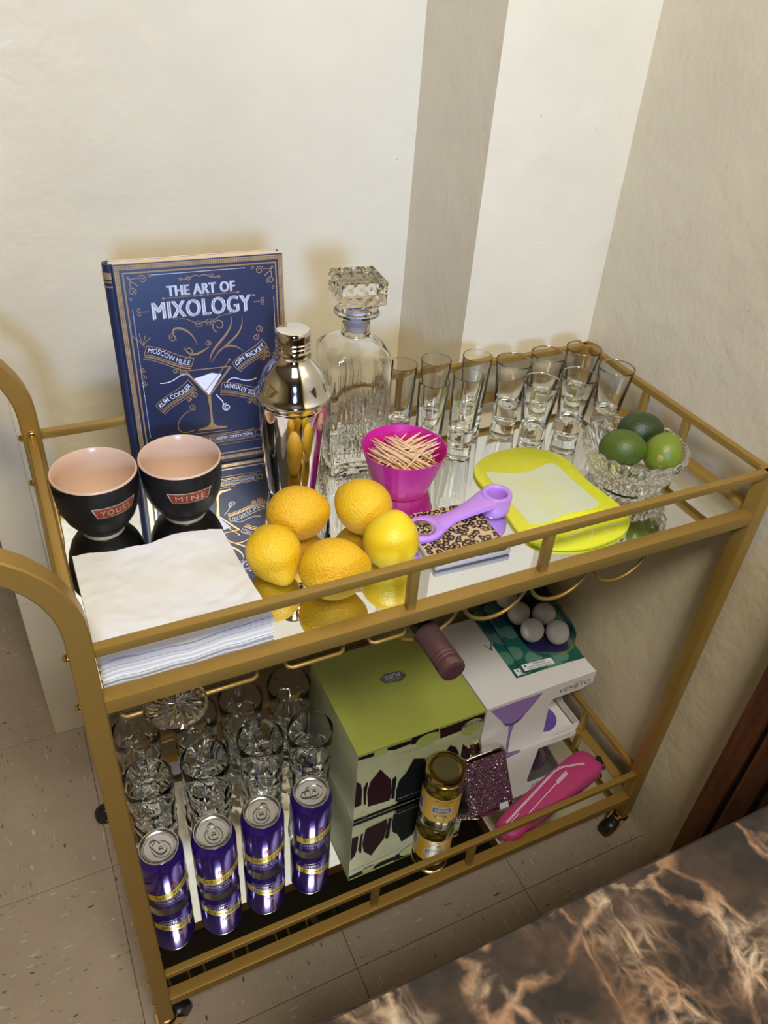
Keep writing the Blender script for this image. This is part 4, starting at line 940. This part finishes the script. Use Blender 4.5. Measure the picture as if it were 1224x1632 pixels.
b = MB(); V, F = txt('PURE', .028, .0085, .02, 1.05); b.flat(xf(V, .4495, .2560, pi + .06), F, tp_(.0010)); V, F = txt('GLASS', .022, .0040, .0, 1.1); b.flat(xf(V, .4500, .2480, pi + .06), F, tp_(.0010))
b.obj('brand_lettering', mat('silver_lettering', (.50, .50, .52), .35), gb); b = MB(); V, F = txt('PURE', .022, .0040, .02); b.flat(xf(V, .535, .2555), F, gf(.0014)); b.obj('brand_lettering', mat('silver_lettering', (.50, .50, .52), .35), gb)

# ------------------------------------------------------------ lower shelf: white martini glass box
CARD = mat('white_card', (.74, .72, .71), .42, var=.02)
VIO = mat('violet_print', (.30, .19, .52), .35, var=.10, vscale=30)
VIOD = mat('deep_violet_print', (.10, .05, .24), .35)
VIOG = mat('violet_glass', (.58, .42, .90), .02, 0, 1.0, 1.45, var=0)
wb_ = thing('martini_glass_box', 'white window box for violet martini glasses lying beside the green box', 'box', (.570, .153, ZL))
WX, WY, WZ = .2165, .187, .154
wl = lambda x, z: (x - .570, z - ZL)
front = [(0, 0), (WX, 0), (WX, .0195), (.136, .0165), (.1305, .107), (.133, .1145), (.140, .1185), (.196, .1185), (WX, .127), (WX, WZ), (0, WZ)]
Mx = Matrix(((1, 0, 0, 0), (0, 0, 1, 0), (0, 1, 0, 0), (0, 0, 0, 1)))
MB().prism(front, 0, .0012, Mx).obj('front_panel', CARD, wb_)
MB().box(0, WX, .0012, WY, WZ - .0012, WZ, .0004).obj('top_panel', CARD, wb_)
MB().box(0, .0012, .0012, WY, 0, WZ - .0012).obj('side_panel', CARD, wb_); MB().box(0, WX, WY - .0012, WY, 0, WZ - .0012).obj('back_panel', CARD, wb_)
MB().box(.0012, WX, .0012, WY - .0012, 0, .0012).obj('bottom_panel', CARD, wb_)
side = [(0.0012, 0), (WY, 0), (WY, WZ), (.0012, WZ), (.0012, .127), (.05, .1185), (.06, .107), (.06, .03), (.05, .0195), (.0012, .0195)]
My = Matrix(((0, 0, 1, 0), (1, 0, 0, 0), (0, 1, 0, 0), (0, 0, 0, 1)))
MB().prism(side, WX - .0012, WX, My).obj('side_panel', CARD, wb_)
MB().box(.127, .1285, .0014, WY - .002, .0012, WZ - .002).obj('divider', mat('insert_card', (.70, .70, .80), .5), wb_)
MB().box(.129, WX - .002, .075, .0765, .0012, .122).obj('divider', MATS['insert_card'], wb_)
wfp = lambda d: (lambda x, z: (x - .570, -d, z - ZL))
b = MB(); b.poly([(.577, .2485), (.677, .2485), (.641, .192), (.628, .187), (.617, .192)], wfp(.0004)); b.poly([(.622, .190), (.633, .190), (.6310, .166), (.6355, .108), (.6285, .108), (.6260, .166)], wfp(.0004)); b.poly([(.6285, .112), (.6360, .110), (.664, .1045), (.664, .1025), (.6285, .1025)], wfp(.0004)); b.obj('glass_print', VIO, wb_)
b = MB(); b.poly([(.607, .204), (.6165, .192), (.628, .1865), (.641, .1915), (.650, .206), (.641, .198), (.628, .194), (.617, .198)], wfp(.0006)); b.ribbon([(.6325, .188), (.6300, .166), (.6340, .110)], .0016, wfp(.0006)); b.ribbon([(.6765, .2480), (.6435, .1935)], .0015, wfp(.0006)); b.poly([(.6300, .1065), (.6640, .1035), (.664, .1025), (.6285, .1025)], wfp(.0006)); b.obj('glass_shadow_print', VIOD, wb_)
b = MB(); V, F = txt('VENETO', .0640, .0105, -.006, 1.1); b.flat(xf(V, .746, .2345), F, wfp(.0005)); V, F = txt('SERIES', .017, .0022, 0, 1.2); b.flat(xf(V, .752, .2432), F, wfp(.0005)); V, F = txt('CRYSTAL', .018, .0020, 0, 1.2); b.flat(xf(V, .748, .2258), F, wfp(.0005))
V, F = txt('V', .0150, .0165, -.006); b.flat(xf(V, .6435, .266), F, lambda x, y: (x - .570, y - .153, WZ + .0004))
V, F = txt('SET OF FOUR MARTINI GLASSES', .040, .0025, 0, 1.1); b.flat(xf(V, .752, .1085), F, wfp(.0005)); b.obj('grey_lettering', mat('grey_ink', (.10, .10, .11), .5), wb_)
# violet glass standing inside, seen through the window
mg = MB().lathe([(0, 0), (.030, .0008), (.030, .0020), (.006, .0055), (.0038, .012), (.0036, .060), (.006, .066), (.0300, .0985), (.0315, .1080), (.0308, .1080), (.0290, .0990), (.005, .0695), (0, .0685)], 44).obj('martini_glass', VIOG, None, 40, (.735, .197, ZL + .0014))
tag(mg, 'violet martini glass inside the white box, seen through its window', 'glass')

# ------------------------------------------------------------ on the white box: blister packs of balls
def pack_mat():
    m = bpy.data.materials.new('teal_card_print'); m.use_nodes = True; nt = m.node_tree; N = nt.nodes; L = nt.links; b = N['Principled BSDF']
    tc = N.new('ShaderNodeTexCoord'); sp_ = N.new('ShaderNodeSeparateXYZ'); L.new(tc.outputs['Object'], sp_.inputs[0])
    mr = N.new('ShaderNodeMapRange'); mr.inputs[1].default_value = 0; mr.inputs[2].default_value = .17; L.new(sp_.outputs['Y'], mr.inputs[0])
    r = N.new('ShaderNodeValToRGB'); e = r.color_ramp.elements; e[0].color = (.012, .10, .055, 1); e[1].color = (.005, .045, .15, 1); k = e.new(.35); k.color = (.014, .13, .12, 1)
    L.new(mr.outputs[0], r.inputs[0])
    v = N.new('ShaderNodeTexVoronoi'); v.voronoi_dimensions = '2D'; v.inputs['Scale'].default_value = 26; L.new(tc.outputs['Object'], v.inputs['Vector'])
    m2 = N.new('ShaderNodeMapRange'); m2.inputs[1].default_value = .42; m2.inputs[2].default_value = .36; m2.inputs[3].default_value = 0; m2.inputs[4].default_value = .45; L.new(v.outputs['Distance'], m2.inputs[0])
    mx = N.new('ShaderNodeMix'); mx.data_type = 'RGBA'; L.new(m2.outputs[0], mx.inputs['Factor']); L.new(r.outputs[0], mx.inputs['A']); mx.inputs['B'].default_value = (.22, .42, .32, 1)
    L.new(mx.outputs['Result'], b.inputs['Base Color']); b.inputs['Roughness'].default_value = .3
    return m
TEAL = pack_mat()
ZB = ZL + .154
def pack(label, loc, rot, blister):
    t = thing('blister_pack', label, 'blister pack', loc, rot, group='blister packs of white balls')
    MB().box(0, .119, 0, .166, 0, .0009).obj('backing_card', TEAL, t)
    up_ = lambda d: (lambda x, y: (x, y, .0009 + d))
    MB().poly([(.004, .003), (.062, .003), (.062, .017), (.004, .017)], up_(.0003)).obj('warning_label', WHITE, t)
    b = MB(); V, F = txt('WARNING:', .024, .0034, .01); b.flat(xf(V, .036, .0135), F, up_(.0006))
    for s_, y in (('CHOKING HAZARD - SMALL BALLS', .0090), ('NOT FOR CHILDREN UNDER 3', .0052)): V, F = txt(s_, .046, .0024); b.flat(xf(V, .034, y), F, up_(.0006))
    b.poly([(.007, .011), (.012, .011), (.0095, .0155)], up_(.0006)); b.obj('warning_lettering', BLACKINK, t)
    if blister:
        MB().poly(smooth_loop([(.030, .042), (.060, .032), (.092, .022), (.111, .034), (.112, .160), (.034, .160)], 2), up_(.0003)).obj('print_patch', mat('indigo_print', (.020, .022, .10), .3), t)
        b = MB(); V, F = txt('GOOD BOUNCE SERIES', 1.0, None, .02)
        # lettering on an arc round the balls
        for x, y in [(0, 0)]: pass
        Vv = []
        for x, y in V:
            a = R(-78 + 82 * (x + .5)); r_ = .0365 - y * .055; Vv.append((.078 + r_ * cos(a) * 1.02, .056 + r_ * sin(a) * .95))
        rr = []
        for x, y in V:
            a = R(-104 + 100 * (x + .5)); r_ = .0315 - y * .075; rr.append((.0860 + r_ * cos(a), .0505 + r_ * sin(a)))
        b.flat(rr, F, up_(.0006)); b.obj('bounce_lettering', mat('yellow_print', (.62, .50, .05), .4), t)
    return t
p2 = pack('lower blister pack of balls lying flat on the white box', (.6490, .1900, ZB + .0002), (0, 0, R(-1.5)), False)
p1 = pack('upper blister pack with white balls in clear bubble on the white box', (.6640, .1925, ZB + .0030), (R(1.4), 0, R(-4.5)), True)
a = R(-4.5)
BALL = mat('glossy_white_ball', (.80, .78, .80), .12, var=.02, sss=.05)
bp_ = [(.718, .2545), (.7565, .2350), (.7185, .2975), (.7585, .2785), (.7195, .3395)]
pb = None
for k, (x, y) in enumerate(bp_):
    z = ZB + .0030 + .0012 + .0205 + (y - .1925) * .0245
    if pb is None: pb = MB().lathe([(.0202 * cos(-pi / 2 + pi * j / 20) if 0 < j < 20 else 0, .0202 * sin(-pi / 2 + pi * j / 20)) for j in range(21)], 36).obj('plastic_ball', BALL, None, 180, (x, y, z)); tag(pb, 'glossy white plastic ball sealed in the upper blister pack', 'ball', 'white balls in the blister pack')
    else: dup(pb, (x, y, z))
# clear shell over the balls
BLIS = mat('clear_plastic', (.98, .98, .98), .03, 0, 1.0, 1.08, var=0)
lp = smooth_loop([(.031, .030), (.060, .021), (.100, .014), (.117, .026), (.1175, .150), (.112, .163), (.040, .163), (.031, .150)], 2)
b = MB(); n = len(lp); lcx = sum(x for x, y in lp) / n; lcy = sum(y for x, y in lp) / n
V = []; F = []
LV = [(1.0, .0), (.985, .020), (.95, .036), (.88, .0425), (.0, .0425)]
for s_, z in LV[:-1]: V += [(lcx + (x - lcx) * s_, lcy + (y - lcy) * s_, z + .0012) for x, y in lp]
V.append((lcx, lcy, .0425 + .0012)); top_i = len(V) - 1
for q in range(3):
    for i in range(n): F.append((q * n + i, q * n + (i + 1) % n, (q + 1) * n + (i + 1) % n, (q + 1) * n + i))
for i in range(n): F.append((3 * n + i, 3 * n + (i + 1) % n, top_i))
b.add(V, F); b.obj('clear_bubble', BLIS, p1, 180)

# ------------------------------------------------------------ bottle lying in the rack
BOT = mat('dark_green_bottle', (.030, .035, .012), .05, 0, .35, 1.5, var=.1)
CAPS = mat('mauve_foil_capsule', (.19, .10, .105), .35, .6, var=.10, vscale=60)
wbo = thing('wine_bottle', 'dark wine bottle with mauve foil capsule lying in the rack rings', 'wine bottle', (.3485, -.037, .6360), (-pi / 2, 0, 0))
MB().lathe([(0, .048), (.0122, .048), (.0124, .080), (.0135, .092), (.0200, .108), (.0290, .124), (.0335, .138), (.0345, .150), (.0345, .296), (.0330, .300), (0, .300)], 40).obj('glass_body', BOT, wbo, 40)
cpz = [(0, .0004), (.0110, .0002), (.0135, .0012), (.0143, .004), (.0143, .012), (.0139, .0128), (.0143, .0138), (.0143, .0165), (.0139, .0173), (.0143, .0182), (.0143, .0215), (.0137, .0225), (.0140, .0240), (.0138, .060), (.0126, .0605), (0, .0605)]
cf = MB().lathe(cpz, 40).obj('foil_capsule', CAPS, wbo, 30)
MB().lathe([(0, -.0003), (.0105, -.0003), (.0105, .0006), (0, .0006)], 30).obj('embossed_top', mat('speckled_foil', (.16, .07, .08), .35, .5, var=.7, vscale=900), cf)

# ------------------------------------------------------------ lower shelf: olive jar
jx, jy = .4697, .1009
JG = mat('brine_glass', (.93, .90, .60), .0, 0, 1.0, 1.42, var=0)
jr = thing('olive_jar', 'glass jar of green olives with gold lid and yellow label', 'jar', (jx, jy, ZL + .0006))
MB().lathe([(0, 0), (.0270, 0), (.0302, .002), (.0311, .006), (.0311, .090), (.0305, .096), (.0285, .104), (.0280, .106), (.0280, .115), (.0255, .115), (.0258, .104), (.0285, .095), (.0290, .090), (.0290, .007), (.0270, .0045), (0, .0040)], 48).obj('glass_body', JG, jr, 40)
MB().lathe([(0, .1235), (.0215, .1235), (.0225, .1238), (.0235, .1262), (.0270, .1268), (.0295, .1262), (.0308, .1240), (.0309, .1180), (.0312, .1140), (.0306, .1128), (.0296, .1130), (.0294, .1225), (0, .1225)], 48).obj('lid', mat('gold_tin', (.62, .46, .16), .22, 1.0, var=.05), jr, 35)
MB().lathe([(0, .1236), (.0205, .1236), (.0208, .1242), (0, .1243)], 40).obj('lid_centre', mat('dull_gold_tin', (.20, .17, .07), .4, .7), jr)
on = lambda d: (lambda u, z: ((.0311 + d) * sin(u / .0311), -(.0311 + d) * cos(u / .0311), z))
def wrap(b, a0, a1, z0, z1, d, n=30, fz=None):
    V = []
    for k in range(n + 1):
        u = .0311 * R(a0 + (a1 - a0) * k / n); V += [on(d)(u, z0), on(d)(u, z1)]
    b.add(V, [(2 * k, 2 * k + 2, 2 * k + 3, 2 * k + 1) for k in range(n)])
b = MB(); wrap(b, -118, 62, .027, .086, .0003); b.obj('paper_label', mat('mustard_label', (.66, .38, .015), .45, var=.06), jr, 60)
b = MB(); wrap(b, -56, 2, .050, .066, .0005); wrap(b, -112, -86, .034, .066, .0005, 8); b.obj('label_panel', mat('cream_label', (.66, .64, .58), .5), jr, 60)
b = MB(); wrap(b, -53, -1, .0525, .0640, .0007); wrap(b, -110, -90, .037, .063, .0007, 8); b.obj('blue_panel', mat('blue_label', (.07, .10, .34), .45), jr, 60)
b = MB(); V, F = txt('OLIVES', .022, .0060, .02); b.flat([(x - .0311 * R(27), y + .0585) for x, y in V], F, on(.0010)); b.obj('blue_lettering', WHITE, jr)
b = MB(); V, F = txt('QUEEN STUFFED', .0300, .0042, .01, 1.05); b.flat([(x - .0311 * R(24), y + .0800) for x, y in V], F, on(.0008)); V, F = txt('OLIVES', .015, .0026); b.flat([(x - .0311 * R(24), y + .0735) for x, y in V], F, on(.0008)); b.obj('label_lettering', BLACKINK, jr)
b = MB()
for k, (aa, zz) in enumerate(((-40, .042), (-28, .040), (-15, .043), (-22, .034))): b.poly([(.0311 * R(aa) + .004 * cos(w), zz + .0028 * sin(w)) for w in [2 * pi * j / 14 for j in range(14)]], on(.0006 + .0001 * k))
b.obj('olive_print', mat('olive_green_print', (.24, .22, .02), .4), jr)
OLV = mat('green_olive_skin', (.30, .23, .025), .25, var=.15, vscale=60)
po = None
for lay in range(6):
    for k in range(5):
        aa = 2 * pi * k / 5 + lay * .63; x, y, z = jx + .0180 * cos(aa), jy + .0180 * sin(aa), ZL + .0150 + lay * .0150
        if po is None:
            po = MB().lathe([(.0086 * cos(-pi / 2 + pi * j / 12) if 0 < j < 12 else 0, .0105 * sin(-pi / 2 + pi * j / 12)) for j in range(13)], 18).obj('olive', OLV, None, 180, (x, y, z)); tag(po, 'green olive packed inside the jar with the gold lid', 'olive', 'olives in the jar'); po.rotation_euler = (pi / 2, 0, aa)
        else: dup(po, (x, y, z), rot=(pi / 2 + .3 * (k % 3 - 1), 0, aa))

# ------------------------------------------------------------ lower shelf: glitter hip flask
def glitter():
    m = bpy.data.materials.new('purple_glitter'); m.use_nodes = True; nt = m.node_tree; N = nt.nodes; L = nt.links; b = N['Principled BSDF']
    tc = N.new('ShaderNodeTexCoord'); v = N.new('ShaderNodeTexVoronoi'); v.inputs['Scale'].default_value = 900; L.new(tc.outputs['Object'], v.inputs['Vector'])
    hs = N.new('ShaderNodeSeparateColor'); L.new(v.outputs['Color'], hs.inputs[0])
    r = N.new('ShaderNodeValToRGB'); e = r.color_ramp.elements; e[0].color = (.055, .03, .06, 1); e[1].color = (.80, .50, .52, 1); k = e.new(.5); k.color = (.19, .11, .17, 1); k = e.new(.8); k.color = (.36, .21, .30, 1)
    L.new(hs.outputs[0], r.inputs[0]); L.new(r.outputs[0], b.inputs['Base Color'])
    nm = N.new('ShaderNodeVectorMath'); nm.operation = 'SUBTRACT'; nm.inputs[1].default_value = (.5, .5, .5); L.new(v.outputs['Color'], nm.inputs[0])
    sc_ = N.new('ShaderNodeVectorMath'); sc_.operation = 'SCALE'; sc_.inputs['Scale'].default_value = .9; L.new(nm.outputs[0], sc_.inputs[0])
    ge = N.new('ShaderNodeNewGeometry'); ad = N.new('ShaderNodeVectorMath'); ad.operation = 'ADD'; L.new(ge.outputs['Normal'], ad.inputs[0]); L.new(sc_.outputs[0], ad.inputs[1])
    no = N.new('ShaderNodeVectorMath'); no.operation = 'NORMALIZE'; L.new(ad.outputs[0], no.inputs[0]); L.new(no.outputs[0], b.inputs['Normal'])
    b.inputs['Metallic'].default_value = .75; b.inputs['Roughness'].default_value = .22
    return m
fk = thing('hip_flask', 'purple glitter hip flask with chrome cap leaning on the white box', 'hip flask', (.5190, .0675, ZL + .0005), (R(-33), 0, 0))
def rrect(w, d, r, n=6):
    out_ = []
    for cx, cy_, a0 in ((w - r, d - r, 0), (r, d - r, 90), (r, r, 180), (w - r, r, 270)):
        out_ += [(cx + r * cos(R(a0 + 90 * k / n)), cy_ + r * sin(R(a0 + 90 * k / n))) for k in range(n + 1)]
    return out_
FW, FD = .0800, .0230
sec = [(x, y + .0001) for x, y in rrect(FW, FD, .0105)]
def stack(b, sec, levels):
    n = len(sec); cx = sum(x for x, y in sec) / n; cy_ = sum(y for x, y in sec) / n; V = []; F = []
    for s_, z in levels: V += [(cx + (x - cx) * s_, cy_ + (y - cy_) * s_, z) for x, y in sec]
    for q in range(len(levels) - 1):
        for i in range(n): F.append((q * n + i, q * n + (i + 1) % n, (q + 1) * n + (i + 1) % n, (q + 1) * n + i))
    F += [tuple(range(n))[::-1], tuple((len(levels) - 1) * n + i for i in range(n))]
    return b.add(V, F)
stack(MB(), sec, [(1.012, .0065), (1.012, .0950)]).obj('glitter_wrap', glitter(), fk, 50)
stack(MB(), sec, [(.96, .0), (1.0, .0015), (1.0, .0975), (.97, .1005), (.90, .1020)]).obj('steel_body', CHROME, fk, 50)
nk = MB().lathe([(0, .101), (.0085, .101), (.0085, .107), (.0108, .1075), (.0112, .1090), (.0112, .1200), (.0102, .1222), (0, .1226)], 28, (.030, FD / 2, 0)).obj('cap', CHROME, fk, 40)
MB().box(.0165, .0190, FD / 2 - .004, FD / 2 + .004, .1015, .1150, .0008).obj('hinge_arm', CHROME, fk, 40)
MB().box(.050, .066, -.0010, -.0004, .0010, .0110).obj('sticker', mat('silver_sticker', (.50, .54, .56), .4), fk)

# ------------------------------------------------------------ lower shelf: pink neoprene pouch
PK = mat('hot_pink_neoprene', (.43, .038, .15), .55, var=.04, bump=.05, bscale=1200)
po_ = [(.541, .040), (.556, .054), (.635, .078), (.689, .094), (.742, .108), (.760, .104), (.768, .090), (.7745, .072), (.772, .060), (.735, .050), (.647, .0300), (.595, .0205), (.568, .0100), (.553, .0130), (.543, .026)]
pcx, pcy = .655, .056
lp = smooth_loop([(x - pcx, y - pcy) for x, y in po_], 1)
pp = thing('neoprene_pouch', 'hot pink neoprene pouch with white line drawing lying across the shelf', 'pouch', (pcx, pcy, ZL))
b = MB(); n = len(lp); V = []; F = []
LV = [(.93, .0004), (1.0, .003), (1.0, .006), (.97, .0115), (.90, .0155), (.76, .0180), (.50, .0192), (.22, .0198)]
def sc2(x, y, s_):   # shrink toward the pouch's long axis
    ax = Vector((.97, .22)).normalized(); t_ = max(-.095, min(.095, x * ax.x + y * ax.y)); cx, cy_ = ax.x * t_, ax.y * t_
    return cx + (x - cx) * s_, cy_ + (y - cy_) * s_
for s_, z in LV: V += [(*sc2(x, y, s_), z * (1 if s_ > .9 else .9 + .1 * (x + .12) / .24)) for x, y in lp]
for q in range(len(LV) - 1):
    for i in range(n): F.append((q * n + i, q * n + (i + 1) % n, (q + 1) * n + (i + 1) % n, (q + 1) * n + i))
F += [tuple(range(n))[::-1], tuple((len(LV) - 1) * n + i for i in range(n))]
pm = b.add(V, F).obj('pouch_body', PK, pp, 60)
b = MB(); b.lathe([(0, -.006), (.0055, -.004), (.006, 0), (.0055, .004), (0, .006)], 10, (.1155, .020, .016)); b.tube([(.112, .018, .020), (.118, .014, .017), (.119, .008, .012), (.115, .003, .010)], .0024, 7); b.obj('black_toggle', BLACK, pp, 60)
from mathutils.bvhtree import BVHTree
bm_ = bmesh.new(); bm_.from_mesh(pm.data); tree = BVHTree.FromBMesh(bm_)
def onp(x, y):
    h = tree.ray_cast(Vector((x, y, .2)), Vector((0, 0, -1)))
    z = h[0].z if h[0] else .012
    return (x, y, z + .0006)
b = MB()
def ln(pts, w):
    P_ = []
    for (a_, c_) in zip(pts, pts[1:]):
        for k in range(8): P_.append((a_[0] + (c_[0] - a_[0]) * k / 8, a_[1] + (c_[1] - a_[1]) * k / 8))
    P_.append(pts[-1]); b.ribbon(P_, w, onp)
for o_ in (0, .0022):
    ln([(-.098, -.021 + o_), (-.040, .0015 + o_), (.030, .0285 + o_), (.045, .0300 + o_), (.085, .0200 + o_)], .0010)
ln([(-.100, -.0255), (-.070, -.014)], .0008); ln([(-.055, -.020), (.018, .008)], .0010)
for o_ in (0, .002, .004, .006): ln([(.018 + o_ * .3, .0055 + o_), (.046 + o_ * .3, .0155 + o_)], .0008)
b.ribbon([(-.0885 + .0042 * cos(w), -.0300 + .0042 * sin(w)) for w in [2 * pi * k / 20 for k in range(21)]], .0011, onp); ln([(-.0850, -.0275), (-.0790, -.0235)], .0011)
b.obj('line_print', WHITE, pp)
bm_.free()
